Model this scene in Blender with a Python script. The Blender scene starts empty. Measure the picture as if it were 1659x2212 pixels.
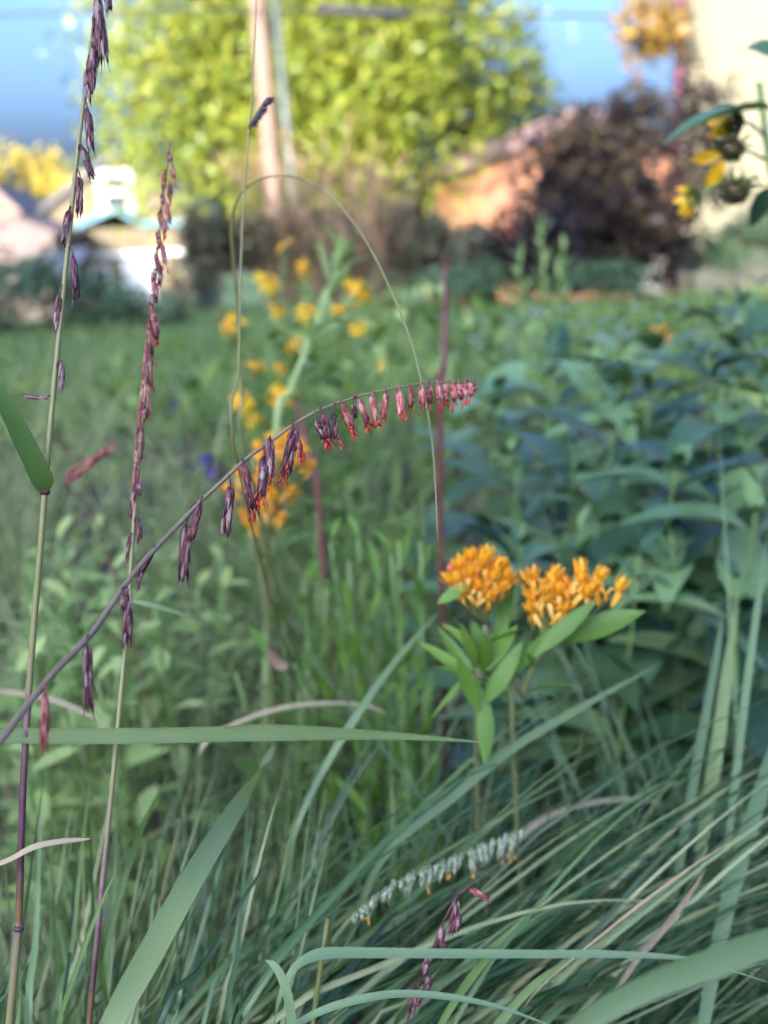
import bpy, math, random
from mathutils import Vector, Matrix
R = random.Random(11)
V = Vector
sc = bpy.context.scene
col = sc.collection

# ---------------------------------------------------------------- camera
CAM_H, FPX, CX, CY = 0.62, 2389.0, 829.5, 1106.0
PITCH, ROLL = math.radians(14.3), math.radians(2.3)
FOCUS = 0.300
F = V((0, math.cos(PITCH), -math.sin(PITCH)))
R0 = V((1, 0, 0)); U0 = R0.cross(F)
UP = U0 * math.cos(ROLL) + R0 * math.sin(ROLL)
RT = R0 * math.cos(ROLL) - U0 * math.sin(ROLL)
CAM = V((0, 0, CAM_H))
cd = bpy.data.cameras.new('camera'); co = bpy.data.objects.new('camera', cd); col.objects.link(co)
m = Matrix((RT, UP, -F)).transposed().to_4x4(); m.translation = CAM
co.matrix_world = m
cd.sensor_fit = 'VERTICAL'; cd.sensor_height = 24; cd.sensor_width = 18
cd.lens = 24 * FPX / 2212.0
cd.clip_start = 0.02; cd.clip_end = 500
cd.dof.use_dof = True; cd.dof.focus_distance = FOCUS; cd.dof.aperture_fstop = cd.lens / 3.7
sc.camera = co

# ---------------------------------------------------------------- sky, sun, exposure
ELEV = math.radians(17)
SX, SY = -0.45, -0.893
w = bpy.data.worlds.new('World'); sc.world = w; w.use_nodes = True
nt = w.node_tree; bg = nt.nodes['Background']
sky = nt.nodes.new('ShaderNodeTexSky'); sky.sky_type = 'NISHITA'; sky.sun_disc = False
sky.sun_elevation = ELEV; sky.sun_rotation = math.atan2(SX, SY)
sky.air_density = 0.6; sky.dust_density = 9.6; sky.ozone_density = 5.2
nt.links.new(sky.outputs[0], bg.inputs[0]); bg.inputs[1].default_value = 0.15
sd = bpy.data.lights.new('sun', 'SUN'); so = bpy.data.objects.new('sun', sd); col.objects.link(so)
sd.energy = 2.0; sd.angle = math.radians(0.5); sd.color = (1.0, 0.90, 0.74)
so.rotation_euler = V((SX * math.cos(ELEV), SY * math.cos(ELEV), math.sin(ELEV))).to_track_quat('Z', 'Y').to_euler()
so.location = (-8, -16, 12)
sc.view_settings.view_transform = 'Standard'; sc.view_settings.look = 'None'
sc.view_settings.exposure = 2.8; sc.view_settings.gamma = 1.0
sc.render.engine = 'CYCLES'
sc.cycles.use_denoising = True
sc.cycles.max_bounces = 6; sc.cycles.diffuse_bounces = 3; sc.cycles.glossy_bounces = 2
sc.cycles.transmission_bounces = 4; sc.cycles.transparent_max_bounces = 4
sc.cycles.caustics_reflective = False; sc.cycles.caustics_refractive = False

# ---------------------------------------------------------------- helpers
def P(x, y, d):
    """world point at depth d (m) that stands at (x, y) of the 1659 x 2212 view of the photograph"""
    return CAM + d * (F + RT * ((x - CX) / FPX) - UP * ((y - CY) / FPX))
def proj(p):
    q = V(p) - CAM; d = q.dot(F); return CX + FPX * q.dot(RT) / d, CY - FPX * q.dot(UP) / d
def gz(y):
    return -0.075 * min(max(0.0, y - 9), 36)
def interp(tab, x):
    if x <= tab[0][0]: return tab[0][1]
    for (a, b), (c, d) in zip(tab, tab[1:]):
        if x <= c: return b + (d - b) * (x - a) / (c - a)
    return tab[-1][1]
def spline(pts, n):
    pts = [V(p) for p in pts]
    q = [2 * pts[0] - pts[1]] + pts + [2 * pts[-1] - pts[-2]]
    out = []
    for i in range(n + 1):
        s = i / n * (len(pts) - 1); k = min(int(s), len(pts) - 2); t = s - k
        a, b, c, d = q[k:k + 4]
        out.append(0.5 * ((2 * b) + (c - a) * t + (2 * a - 5 * b + 4 * c - d) * t * t + (3 * b - a - 3 * c + d) * t ** 3))
    return out
def rot(v, axis, ang):
    return Matrix.Rotation(ang, 3, axis) @ v
def perp(t):
    a = t.cross(V((0, 0, 1)))
    if a.length < 1e-3: a = t.cross(V((0, 1, 0)))
    return a.normalized()
def rv(s=1.0):
    return V((R.uniform(-s, s), R.uniform(-s, s), R.uniform(-s, s)))

class MB:
    def __init__(s): s.v = []; s.f = []; s.r = []; s.u = []; s.m = []
    def add(s, vs, fs, rnd=0.5, us=None, mi=0):
        o = len(s.v); s.v += [tuple(p) for p in vs]
        s.u += us if us else [0.5] * len(vs)
        for f in fs:
            s.f.append(tuple(i + o for i in f)); s.r.append(rnd); s.m.append(mi)
    def tube(s, pts, radii, n=6, rnd=0.5, cap=True, r2=None, mi=0):
        pts = [V(p) for p in pts]; vs = []; fs = []; k = len(pts)
        if not hasattr(radii, '__len__'): radii = [radii] * k
        ref = None
        for i, p in enumerate(pts):
            t = (pts[min(i + 1, k - 1)] - pts[max(i - 1, 0)])
            t = t.normalized() if t.length > 1e-9 else V((0, 0, 1))
            if ref is None: ref = perp(t)
            ref = (ref - t * ref.dot(t)); ref = ref.normalized() if ref.length > 1e-6 else perp(t)
            b = t.cross(ref)
            for j in range(n):
                a = 2 * math.pi * j / n
                vs.append(p + (ref * math.cos(a) + b * math.sin(a)) * radii[i])
        for i in range(k - 1):
            for j in range(n):
                fs.append((i * n + j, i * n + (j + 1) % n, (i + 1) * n + (j + 1) % n, (i + 1) * n + j))
        if cap: fs.append(tuple(range(n))[::-1]); fs.append(tuple((k - 1) * n + j for j in range(n)))
        if r2 is None: s.add(vs, fs, rnd, mi=mi)
        else:
            o = len(s.v); s.v += [tuple(p) for p in vs]; s.u += [0.5] * len(vs)
            for q, f in enumerate(fs):
                s.f.append(tuple(i + o for i in f)); s.m.append(mi)
                i = min(q // n, k - 1); s.r.append(r2[i] if hasattr(r2, '__len__') else rnd + (r2 - rnd) * i / (k - 1))
    def spindle(s, a, b, r, rnd=0.5, n=4, fat=0.4, mi=0):
        a = V(a); b = V(b); d = b - a; t = d.normalized(); x = perp(t); y = t.cross(x)
        vs = [a]; fs = []
        for h, q in ((fat * .5, .8), (fat, 1.0), (.5 + fat * .5, .62)):
            for j in range(n):
                g = 2 * math.pi * j / n
                vs.append(a + d * h + (x * math.cos(g) + y * math.sin(g)) * r * q)
        vs.append(b)
        for j in range(n):
            k = (j + 1) % n
            fs += [(0, 1 + k, 1 + j), (1 + j, 1 + k, 1 + n + k, 1 + n + j), (1 + n + j, 1 + n + k, 1 + 2 * n + k, 1 + 2 * n + j),
                   (1 + 2 * n + j, 1 + 2 * n + k, 1 + 3 * n)]
        s.add(vs, fs, rnd, mi=mi)
    def ribbon(s, pts, widths, nrm=None, fold=0.15, twist=0.0, rnd=0.5, r2=None, side=None, mi=0):
        """leaf or blade: three vertices across, folded along its midrib"""
        pts = [V(p) for p in pts]; k = len(pts); vs = []; us = []
        for i, p in enumerate(pts):
            t = (pts[min(i + 1, k - 1)] - pts[max(i - 1, 0)]).normalized()
            if side is not None: sd_ = V(side)
            else: sd_ = t.cross(V(nrm) if nrm is not None else V((0, 0, 1)))
            sd_ = sd_ - t * sd_.dot(t)
            sd_ = sd_.normalized() if sd_.length > 1e-6 else perp(t)
            tw = twist * i / (k - 1) if not hasattr(twist, '__len__') else twist[i]
            if tw: sd_ = rot(sd_, t, tw)
            n = sd_.cross(t); w_ = widths[i] * .5
            vs += [p - sd_ * w_ + n * fold * w_, p, p + sd_ * w_ + n * fold * w_]; us += [0.0, 0.5, 1.0]
        o = len(s.v); s.v += [tuple(p) for p in vs]; s.u += us
        for i in range(k - 1):
            a = o + 3 * i
            rr = rnd if r2 is None else rnd + (r2 - rnd) * i / (k - 2)
            for f in ((a, a + 1, a + 4, a + 3), (a + 1, a + 2, a + 5, a + 4)):
                s.f.append(f); s.r.append(rr); s.m.append(mi)
    def box(s, c, d, rnd=0.5, rz=0.0, mi=0):
        c = V(c); vs = []
        for z in (-1, 1):
            for x, y in ((-1, -1), (1, -1), (1, 1), (-1, 1)):
                p = V((x * d[0] / 2, y * d[1] / 2, z * d[2] / 2))
                if rz: p = rot(p, V((0, 0, 1)), rz)
                vs.append(c + p)
        s.add(vs, [(3, 2, 1, 0), (4, 5, 6, 7), (0, 1, 5, 4), (1, 2, 6, 5), (2, 3, 7, 6), (3, 0, 4, 7)], rnd, mi=mi)
    def prism(s, poly, y0, y1, rnd=0.5):
        """poly: (x, z) counter-clockwise as seen from -y"""
        n = len(poly)
        vs = [(x, y0, z) for x, z in poly] + [(x, y1, z) for x, z in poly]
        fs = [tuple(range(n)), tuple(range(n, 2 * n))[::-1]] + [(i, i + n, (i + 1) % n + n, (i + 1) % n) for i in range(n)]
        s.add(vs, fs, rnd)
    def mesh(s, name, mats, off=None, smooth=True):
        me = bpy.data.meshes.new(name)
        vs = s.v if off is None else [(a - off[0], b - off[1], c - off[2]) for a, b, c in s.v]
        me.from_pydata(vs, [], s.f)
        a = me.attributes.new('rnd', 'FLOAT', 'FACE'); a.data.foreach_set('value', s.r)
        a = me.attributes.new('across', 'FLOAT', 'POINT'); a.data.foreach_set('value', s.u)
        for m_ in (mats if isinstance(mats, (list, tuple)) else [mats]): me.materials.append(m_)
        if any(s.m): me.polygons.foreach_set('material_index', s.m)
        if smooth: me.polygons.foreach_set('use_smooth', [True] * len(s.f))
        me.update(); return me
    def build(s, name, mat, parent=None, smooth=True):
        off = base_of(parent)
        o = bpy.data.objects.new(name, s.mesh(name, mat, off, smooth)); col.objects.link(o)
        o.parent = parent
        return o
def base_of(o):
    p = V((0, 0, 0))
    while o is not None: p = p + o.location; o = o.parent
    return p
def tag(o, label, cat, group=None, kind=None):
    if label: o['label'] = label
    if cat: o['category'] = cat
    if group: o['group'] = group
    if kind: o['kind'] = kind
    return o
def thing(name, loc, label, cat, group=None):
    o = bpy.data.objects.new(name, None); col.objects.link(o); o.location = loc; o.empty_display_size = 0.02
    return tag(o, label, cat, group)
def put(me, name, parent, mat4):
    o = bpy.data.objects.new(name, me); col.objects.link(o); o.parent = parent
    o.matrix_local = Matrix.Translation(-base_of(parent)) @ mat4
    return o
def frame(pos, fwd, up, s=1.0, sx=None):
    """matrix taking +Y to fwd and +Z roughly to up"""
    y = V(fwd).normalized(); x = y.cross(V(up))
    x = x.normalized() if x.length > 1e-5 else perp(y)
    z = x.cross(y)
    mm = Matrix((x * (sx or s), y * s, z * s)).transposed().to_4x4(); mm.translation = V(pos); return mm
def arc(base, az, L, e0, e1, n=9, bend=0.0, pw=1.3):
    """a blade's midline: elevation runs from e0 to e1 (radians) along the length"""
    p = V(base); pts = [p.copy()]
    for i in range(n):
        t = (i + .5) / n; e = e0 + (e1 - e0) * t ** pw; a = az + bend * t
        p = p + V((math.cos(a) * math.cos(e), math.sin(a) * math.cos(e), math.sin(e))) * (L / n)
        pts.append(p.copy())
    return pts
def bladew(w_, n, full=.35):
    out = []
    for i in range(n + 1):
        t = i / n
        out.append(w_ * (0.6 + .4 * min(1, t / .2)) * (1 if t < full else max(.03, 1 - ((t - full) / (1 - full)) ** 1.4)))
    return out
def leafw(W, n, peak=.42, tip=.02):
    out = []
    for i in range(n + 1):
        t = i / n
        u = t / peak * .5 if t < peak else .5 + (t - peak) / (1 - peak) * .5
        out.append(max(W * tip, W * math.sin(math.pi * u) ** .85))
    return out

# ---------------------------------------------------------------- materials
def new_mat(name):
    mt = bpy.data.materials.new(name); mt.use_nodes = True
    n = mt.node_tree.nodes; l = mt.node_tree.links
    return mt, n, l, n['Principled BSDF'], n['Material Output']
def c4(c): return (c[0], c[1], c[2], 1)
def leafmat(name, stops, rough=.45, trans=.22, tcol=None, veins=0, nscale=60, namt=.35, spec=.4, objrand=.5):
    mt, n, l, b, out = new_mat(name)
    at = n.new('ShaderNodeAttribute'); at.attribute_name = 'rnd'
    oi = n.new('ShaderNodeObjectInfo')
    ns = n.new('ShaderNodeTexNoise'); ns.inputs['Scale'].default_value = nscale; ns.inputs['Detail'].default_value = 2
    tc = n.new('ShaderNodeTexCoord'); l.new(tc.outputs['Object'], ns.inputs['Vector'])
    a1 = n.new('ShaderNodeMath'); a1.operation = 'MULTIPLY_ADD'; a1.inputs[1].default_value = objrand
    sub = n.new('ShaderNodeMath'); sub.operation = 'SUBTRACT'; sub.inputs[1].default_value = .5
    l.new(oi.outputs['Random'], sub.inputs[0]); l.new(sub.outputs[0], a1.inputs[0]); l.new(at.outputs['Fac'], a1.inputs[2])
    a2 = n.new('ShaderNodeMath'); a2.operation = 'MULTIPLY_ADD'; a2.inputs[1].default_value = namt
    s2 = n.new('ShaderNodeMath'); s2.operation = 'SUBTRACT'; s2.inputs[1].default_value = .5
    l.new(ns.outputs['Fac'], s2.inputs[0]); l.new(s2.outputs[0], a2.inputs[0]); l.new(a1.outputs[0], a2.inputs[2])
    cr = n.new('ShaderNodeValToRGB'); e = cr.color_ramp.elements
    k = len(stops)
    while len(e) < k: e.new(.5)
    for i, c in enumerate(stops):
        e[i].position = i / (k - 1); e[i].color = c4(c)
    l.new(a2.outputs[0], cr.inputs[0])
    colout = cr.outputs[0]
    if veins:
        ac = n.new('ShaderNodeAttribute'); ac.attribute_name = 'across'
        mu = n.new('ShaderNodeMath'); mu.operation = 'MULTIPLY'; mu.inputs[1].default_value = veins * 2 * math.pi
        si = n.new('ShaderNodeMath'); si.operation = 'SINE'
        l.new(ac.outputs['Fac'], mu.inputs[0]); l.new(mu.outputs[0], si.inputs[0])
        ma = n.new('ShaderNodeMath'); ma.operation = 'MULTIPLY_ADD'; ma.inputs[1].default_value = .10; ma.inputs[2].default_value = 1
        l.new(si.outputs[0], ma.inputs[0])
        mx = n.new('ShaderNodeVectorMath'); mx.operation = 'SCALE'
        l.new(colout, mx.inputs[0]); l.new(ma.outputs[0], mx.inputs['Scale']); colout = mx.outputs[0]
        bp = n.new('ShaderNodeBump'); bp.inputs['Strength'].default_value = .2; bp.inputs['Distance'].default_value = .0003
        l.new(si.outputs[0], bp.inputs['Height']); l.new(bp.outputs[0], b.inputs['Normal'])
    l.new(colout, b.inputs['Base Color'])
    b.inputs['Roughness'].default_value = rough; b.inputs['Specular IOR Level'].default_value = spec
    if trans:
        tr = n.new('ShaderNodeBsdfTranslucent'); mixs = n.new('ShaderNodeMixShader'); mixs.inputs[0].default_value = trans
        hs = n.new('ShaderNodeVectorMath'); hs.operation = 'MULTIPLY'; hs.inputs[1].default_value = tcol or (1.5, 1.5, .7)
        l.new(colout, hs.inputs[0]); l.new(hs.outputs[0], tr.inputs['Color'])
        l.new(b.outputs[0], mixs.inputs[1]); l.new(tr.outputs[0], mixs.inputs[2]); l.new(mixs.outputs[0], out.inputs[0])
    return mt
def plain(name, c, c2=None, rough=.7, scale=8, bump=0, metallic=0, spec=.3, detail=4, bscale=None):
    mt, n, l, b, out = new_mat(name)
    ns = n.new('ShaderNodeTexNoise'); ns.inputs['Scale'].default_value = scale; ns.inputs['Detail'].default_value = detail
    tc = n.new('ShaderNodeTexCoord'); l.new(tc.outputs['Object'], ns.inputs['Vector'])
    cr = n.new('ShaderNodeValToRGB'); cr.color_ramp.elements[0].position = .35; cr.color_ramp.elements[1].position = .65
    cr.color_ramp.elements[0].color = c4(c2 or [x * .8 for x in c]); cr.color_ramp.elements[1].color = c4(c)
    l.new(ns.outputs['Fac'], cr.inputs[0]); l.new(cr.outputs[0], b.inputs['Base Color'])
    b.inputs['Roughness'].default_value = rough; b.inputs['Metallic'].default_value = metallic; b.inputs['Specular IOR Level'].default_value = spec
    if bump:
        bp = n.new('ShaderNodeBump'); bp.inputs['Strength'].default_value = bump; bp.inputs['Distance'].default_value = .02
        l.new(ns.outputs['Fac'], bp.inputs['Height']); l.new(bp.outputs[0], b.inputs['Normal'])
    return mt
def brickmat(name):
    mt, n, l, b, out = new_mat(name)
    tc = n.new('ShaderNodeTexCoord'); mp = n.new('ShaderNodeMapping'); mp.inputs['Rotation'].default_value = (math.pi / 2, 0, 0)
    br = n.new('ShaderNodeTexBrick'); br.inputs['Scale'].default_value = 1; br.inputs['Brick Width'].default_value = .22
    br.inputs['Row Height'].default_value = .075; br.inputs['Mortar Size'].default_value = .008
    br.inputs['Color1'].default_value = (.30, .095, .042, 1); br.inputs['Color2'].default_value = (.34, .125, .06, 1); br.inputs['Mortar'].default_value = (.30, .22, .16, 1)
    l.new(tc.outputs['Object'], mp.inputs[0]); l.new(mp.outputs[0], br.inputs[0]); l.new(br.outputs[0], b.inputs['Base Color'])
    b.inputs['Roughness'].default_value = .85
    return mt

G = {}
G['culm'] = leafmat('grass_culm', [(.16, .19, .055), (.22, .20, .085), (.17, .09, .085), (.075, .03, .045), (.16, .08, .03)], trans=0, objrand=0, namt=.12, nscale=90, rough=.4)
G['rachis'] = leafmat('spike_rachis', [(.115, .08, .06), (.17, .13, .095), (.27, .23, .155)], trans=0, objrand=0, namt=.5, nscale=250, rough=.45)
G['sp_dark'] = leafmat('spikelet_purple', [(.040, .012, .022), (.09, .024, .038), (.16, .045, .055), (.30, .21, .20)], trans=.08, objrand=.25, nscale=700, namt=.5, tcol=(1.6, .8, .8))
G['sp_red'] = leafmat('spikelet_rose', [(.10, .022, .032), (.24, .055, .058), (.42, .11, .095), (.45, .26, .2)], trans=.15, objrand=.25, nscale=600, namt=.5, tcol=(1.4, .8, .8))
G['sp_pink'] = leafmat('spikelet_pink', [(.30, .07, .09), (.52, .12, .13), (.60, .22, .19), (.50, .34, .26)], trans=.2, objrand=.25, nscale=600, namt=.4, tcol=(1.3, .8, .8))
G['sp_pale'] = leafmat('spikelet_pale', [(.13, .20, .09), (.24, .31, .17), (.36, .40, .28), (.46, .46, .38)], trans=.2, objrand=.3, nscale=400, namt=.4)
G['anther'] = leafmat('anther_red', [(.45, .025, .03), (.62, .05, .04), (.70, .11, .06)], trans=.1, objrand=.3, nscale=300, tcol=(1.2, .8, .6))
G['anther_o'] = leafmat('anther_orange', [(.65, .30, .04), (.75, .42, .08)], trans=.1, objrand=.3)
G['blade'] = leafmat('blade_green', [(.045, .10, .018), (.085, .165, .032), (.14, .235, .065)], trans=.3, veins=7, objrand=.2, nscale=25, namt=.5)
G['blade_p'] = leafmat('blade_pale', [(.11, .175, .055), (.18, .26, .10), (.26, .34, .15)], trans=.28, veins=9, objrand=.2, nscale=25, namt=.3, rough=.5, spec=.5)
G['blade_t'] = leafmat('blade_teal', [(.085, .15, .075), (.14, .22, .11), (.21, .30, .15)], trans=.25, veins=6, objrand=.3, nscale=25, namt=.3, rough=.4, spec=.5)
G['tuss'] = leafmat('tussock_green', [(.020, .058, .016), (.055, .12, .038), (.12, .20, .072), (.21, .29, .13), (.36, .37, .19)], trans=.10, objrand=.75, nscale=12, namt=.4, rough=.38, spec=.5, veins=2)
G['dry'] = leafmat('dry_grass', [(.30, .21, .12), (.45, .34, .20), (.52, .43, .30)], trans=.15, objrand=.4, nscale=40, tcol=(1.1, 1, .8))
G['grey'] = leafmat('wispy_grass', [(.12, .165, .07), (.20, .25, .11), (.31, .34, .18)], trans=.2, objrand=.6, nscale=20, spec=.25)
G['weed_leaf'] = leafmat('milkweed_leaf', [(.075, .17, .03), (.13, .25, .04), (.20, .33, .06)], trans=.3, objrand=.5, nscale=60, rough=.5)
G['weed_stem'] = leafmat('milkweed_stem', [(.13, .13, .06), (.18, .22, .08)], trans=0, nscale=50)
G['orange'] = leafmat('orange_petal', [(.84, .31, .012), (.92, .43, .02), (.95, .53, .04)], trans=.25, objrand=.4, nscale=120, tcol=(1.1, 1, .8), rough=.5)
G['orange2'] = leafmat('orange_reflexed_petal', [(.88, .38, .03), (.94, .50, .07), (.96, .60, .15)], trans=.3, objrand=.4, nscale=120, tcol=(1.1, 1, .8), rough=.55)
G['bud'] = leafmat('red_bud', [(.6, .08, .06), (.75, .18, .08)], trans=.1)
G['yellow'] = leafmat('yellow_ray', [(.66, .32, .004), (.76, .42, .006), (.80, .50, .012)], trans=.25, objrand=.4, tcol=(1.1, 1, .6))
G['disc'] = leafmat('dark_disc', [(.022, .018, .008), (.05, .042, .012), (.11, .10, .022)], trans=0, nscale=400)
G['herb'] = leafmat('herb_leaf', [(.055, .115, .024), (.095, .165, .038), (.155, .23, .06)], trans=.28, objrand=.7, nscale=30, spec=.2)
G['pherb'] = leafmat('pale_herb_leaf', [(.10, .17, .05), (.25, .345, .115), (.44, .53, .22)], trans=.3, objrand=.7, nscale=30, spec=.2)
G['broad'] = leafmat('broad_leaf', [(.022, .060, .032), (.055, .12, .055), (.105, .19, .085), (.17, .28, .11)], trans=.14, objrand=1.1, nscale=30, rough=.36, spec=.45)
G['bstem'] = leafmat('green_stem', [(.10, .18, .05), (.16, .25, .08)], trans=0)
G['redstem'] = leafmat('red_stem', [(.13, .04, .04), (.22, .085, .075)], trans=0, nscale=80)
G['violet'] = leafmat('violet_petal', [(.10, .05, .28), (.17, .09, .38)], trans=.2)
G['lilac'] = leafmat('pale_blue_petal', [(.38, .42, .62), (.5, .52, .7)], trans=.2)
G['soil'] = plain('soil', (.055, .038, .026), (.022, .015, .012), rough=.95, scale=30, bump=.6)
G['turf'] = plain('turf', (.075, .12, .04), (.05, .085, .03), rough=.9, scale=3)
G['lawn'] = leafmat('lawn_blade', [(.06, .12, .025), (.10, .17, .04), (.16, .22, .06)], trans=.25)
G['tree'] = leafmat('tree_leaf', [(.09, .13, .016), (.15, .20, .022), (.20, .24, .03), (.26, .26, .035)], trans=.3, nscale=.5, namt=.9, tcol=(1.3, 1.3, .5))
G['ytree'] = leafmat('yellow_tree_leaf', [(.26, .22, .03), (.40, .32, .04), (.5, .36, .05)], trans=.3, nscale=.8, namt=.7, tcol=(1.2, 1.1, .6))
G['otree'] = leafmat('amber_leaf', [(.22, .13, .02), (.32, .19, .03), (.38, .25, .06)], trans=.3, nscale=2, namt=.6, tcol=(1.2, 1.1, .6))
G['purple'] = leafmat('purple_leaf', [(.006, .005, .009), (.010, .008, .014), (.018, .012, .017), (.045, .034, .016)], trans=.08, nscale=4, rough=.6, spec=.15)
G['shrub'] = leafmat('shrub_leaf', [(.018, .045, .022), (.035, .075, .035), (.06, .11, .05)], trans=.15, nscale=2)
G['hedge'] = leafmat('hedge_leaf', [(.03, .035, .018), (.06, .055, .028), (.10, .085, .045)], trans=.1, nscale=3)
G['plume'] = leafmat('tan_plume', [(.30, .17, .10), (.42, .26, .15), (.50, .34, .2)], trans=.2, nscale=10, tcol=(1.1, 1, .8))
G['shoot'] = leafmat('shoot_leaf', [(.20, .30, .11), (.30, .42, .17), (.40, .50, .24)], trans=.25, spec=.3)
G['stalk'] = leafmat('brown_stalk', [(.09, .06, .035), (.15, .105, .06), (.22, .16, .09)], trans=.1)
G['bark'] = plain('bark', (.16, .12, .09), (.09, .065, .05), rough=.9, scale=12, bump=.6)
G['pole'] = plain('pole_wood', (.21, .14, .105), (.17, .11, .085), rough=.85, scale=3, bump=.2)
G['galv'] = plain('galvanised', (.11, .125, .12), rough=.5, scale=4, metallic=.3)
G['cable'] = plain('cable_black', (.03, .03, .035), rough=.6)
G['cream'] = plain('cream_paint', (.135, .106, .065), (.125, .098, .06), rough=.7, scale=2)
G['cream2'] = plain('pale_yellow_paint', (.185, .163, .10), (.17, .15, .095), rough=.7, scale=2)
G['white'] = plain('white_paint', (.60, .60, .60), (.56, .57, .58), rough=.5, scale=2)
G['teal'] = plain('teal_trim', (.10, .24, .30), rough=.6)
G['shingle'] = plain('grey_shingle', (.19, .17, .18), (.13, .12, .13), rough=.9, scale=6, bump=.3)
G['pinkroof'] = plain('rose_shingle', (.23, .15, .15), (.19, .12, .125), rough=.9, scale=5, bump=.3)
G['slate'] = plain('slate_roof', (.05, .06, .10), rough=.7)
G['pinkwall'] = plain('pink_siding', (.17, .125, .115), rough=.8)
G['glass'] = plain('window_glass', (.05, .06, .08), rough=.08, spec=.8)
G['downpipe'] = plain('maroon_downpipe', (.22, .07, .12), rough=.5)
G['brick'] = brickmat('orange_brick')
G['darkwood'] = plain('dark_board', (.07, .055, .045), (.04, .03, .025), rough=.9, scale=8)

# ---------------------------------------------------------------- setting: ground, lawn
def ground():
    b = MB(); xs = [-120, -60, -30, -15, -8, -4, -2, -1, 0, 1, 2, 4, 8, 15, 30, 60, 120]
    ys = [-60, -20, -8, -3, -1, 0, .5, 1, 1.5, 2, 3, 4, 5, 6, 7, 8, 9, 10, 12, 15, 20, 25, 30, 35, 40, 45, 60, 100, 200]
    vs = [(x, y, gz(y) + (R.uniform(-.006, .006) if abs(x) < 3 and -1 < y < 8 else 0)) for y in ys for x in xs]
    n = len(xs)
    fs = [(j * n + i, j * n + i + 1, (j + 1) * n + i + 1, (j + 1) * n + i) for j in range(len(ys) - 1) for i in range(n - 1)]
    b.add(vs, fs); tag(b.build('ground', G['soil']), 'dark garden soil of the bed and land beyond', None, kind='structure')
    b = MB()
    ys = [3.6, 5, 7, 9, 12, 15, 20, 25, 30, 35, 40, 45, 60, 100]; xs = [-60, -20, -6, -2, 0, 2, 6, 20, 60]
    vs = [(x, y, gz(y) + .012) for y in ys for x in xs]; n = len(xs)
    fs = [(j * n + i, j * n + i + 1, (j + 1) * n + i + 1, (j + 1) * n + i) for j in range(len(ys) - 1) for i in range(n - 1)]
    b.add(vs, fs); tag(b.build('lawn', G['turf']), 'lawn behind the flower bed', None, kind='structure')
    b = MB()
    for i in range(9000):
        y = 3.6 + 7.5 * R.random() ** 1.2; hw = y * .42 + .4; x = R.uniform(-hw, hw)
        h = R.uniform(.05, .12); a = R.uniform(0, 6.28); q = V((math.cos(a), math.sin(a), 0))
        p = V((x, y, gz(y) + .01)); t = p + V((R.uniform(-.04, .04), R.uniform(-.04, .04), h)); wd = q * .006
        b.add([p - wd, p + wd, t], [(0, 1, 2)], R.random())
    tag(b.build('lawn_grass', G['lawn']), 'short mown grass of the lawn behind the flower bed', None, kind='stuff')
ground()

# ---------------------------------------------------------------- buildings
def gable_house(name, label, cat, x0, x1, y0, depth, zb, ze, zp, wall, roofm, over=.35, thick=.16, group=None):
    t = thing(name, ((x0 + x1) / 2, y0, zb), label, cat, group)
    xm = (x0 + x1) / 2
    b = MB(); b.prism([(x0, zb), (x1, zb), (x1, ze), (xm, zp), (x0, ze)], y0, y0 + depth)
    wl = b.build('wall', wall, t, False)
    sl = (zp - ze) / (xm - x0)
    for s, xe in ((-1, x0), (1, x1)):
        b = MB(); xo = xe + s * over; zo = ze - sl * over
        poly = [(xo, zo), (xm, zp + .003), (xm, zp + thick), (xo, zo + thick)]
        if s > 0: poly = poly[::-1]
        b.prism(poly, y0 - over, y0 + depth + over)
        b.build('roof_slope', roofm, t, False)
    return t
def window(t, x, y, z, w_, h_, fr=.09, mull=True):
    b = MB()
    for sx in (-1, 1): b.box((x + sx * (w_ / 2 + fr / 2), y - .03, z), (fr, .1, h_ + 2 * fr))
    for sz in (-1, 1): b.box((x, y - .03, z + sz * (h_ / 2 + fr / 2)), (w_, .1, fr))
    if mull: b.box((x, y - .03, z), (w_, .06, fr * .6))
    wo = b.build('window', G['white'], t, False)
    b = MB(); b.box((x, y - .01, z), (w_, .04, h_)); b.build('pane', G['glass'], wo, False)
def pxw(x, y, Y):                       # x, z of the view's (x, y) on the upright plane at world Y
    d = F + RT * ((x - CX) / FPX) - UP * ((y - CY) / FPX); k = Y / d.y
    return CAM.x + d.x * k, CAM.z + d.z * k

# cream house down the slope
Y = 40.0; zb = gz(Y)
xa, _ = pxw(108, 445, Y); xb, _ = pxw(395, 445, Y); ze = pxw(250, 440, Y)[1]; zp = pxw(250, 340, Y)[1]
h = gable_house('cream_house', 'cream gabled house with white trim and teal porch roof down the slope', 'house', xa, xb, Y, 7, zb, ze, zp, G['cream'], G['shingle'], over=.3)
wx, wz = pxw(250, 415, Y); window(h, wx, Y, wz, .75, 1.05, .22)
for px in (185, 222): wx, wz = pxw(px, 600, Y - 2); window(h, wx, Y - 2, wz, .32, .55, .13, False)
px0, pz0 = pxw(178, 496, Y - 2); px1, pz1 = pxw(405, 496, Y - 2); pm, pzp = pxw(252, 458, Y - 2)
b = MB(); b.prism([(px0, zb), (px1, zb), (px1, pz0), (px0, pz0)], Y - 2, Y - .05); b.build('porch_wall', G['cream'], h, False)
b = MB(); b.prism([(px0 - .2, pz0), (pm, pzp), (pm, pzp + .16), (px0 - .2, pz0 + .16)], Y - 2.3, Y - .02)
b.build('porch_roof', G['teal'], h, False)
b = MB(); b.prism([(pm, pzp), (px1 * .35 + pm * .65, pz0 + .02), (px1 + .1, pz0 + .02), (px1 + .1, pz0 + .14), (px1 * .35 + pm * .65, pz0 + .16), (pm, pzp + .16)], Y - 2.28, Y - .02)
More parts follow.
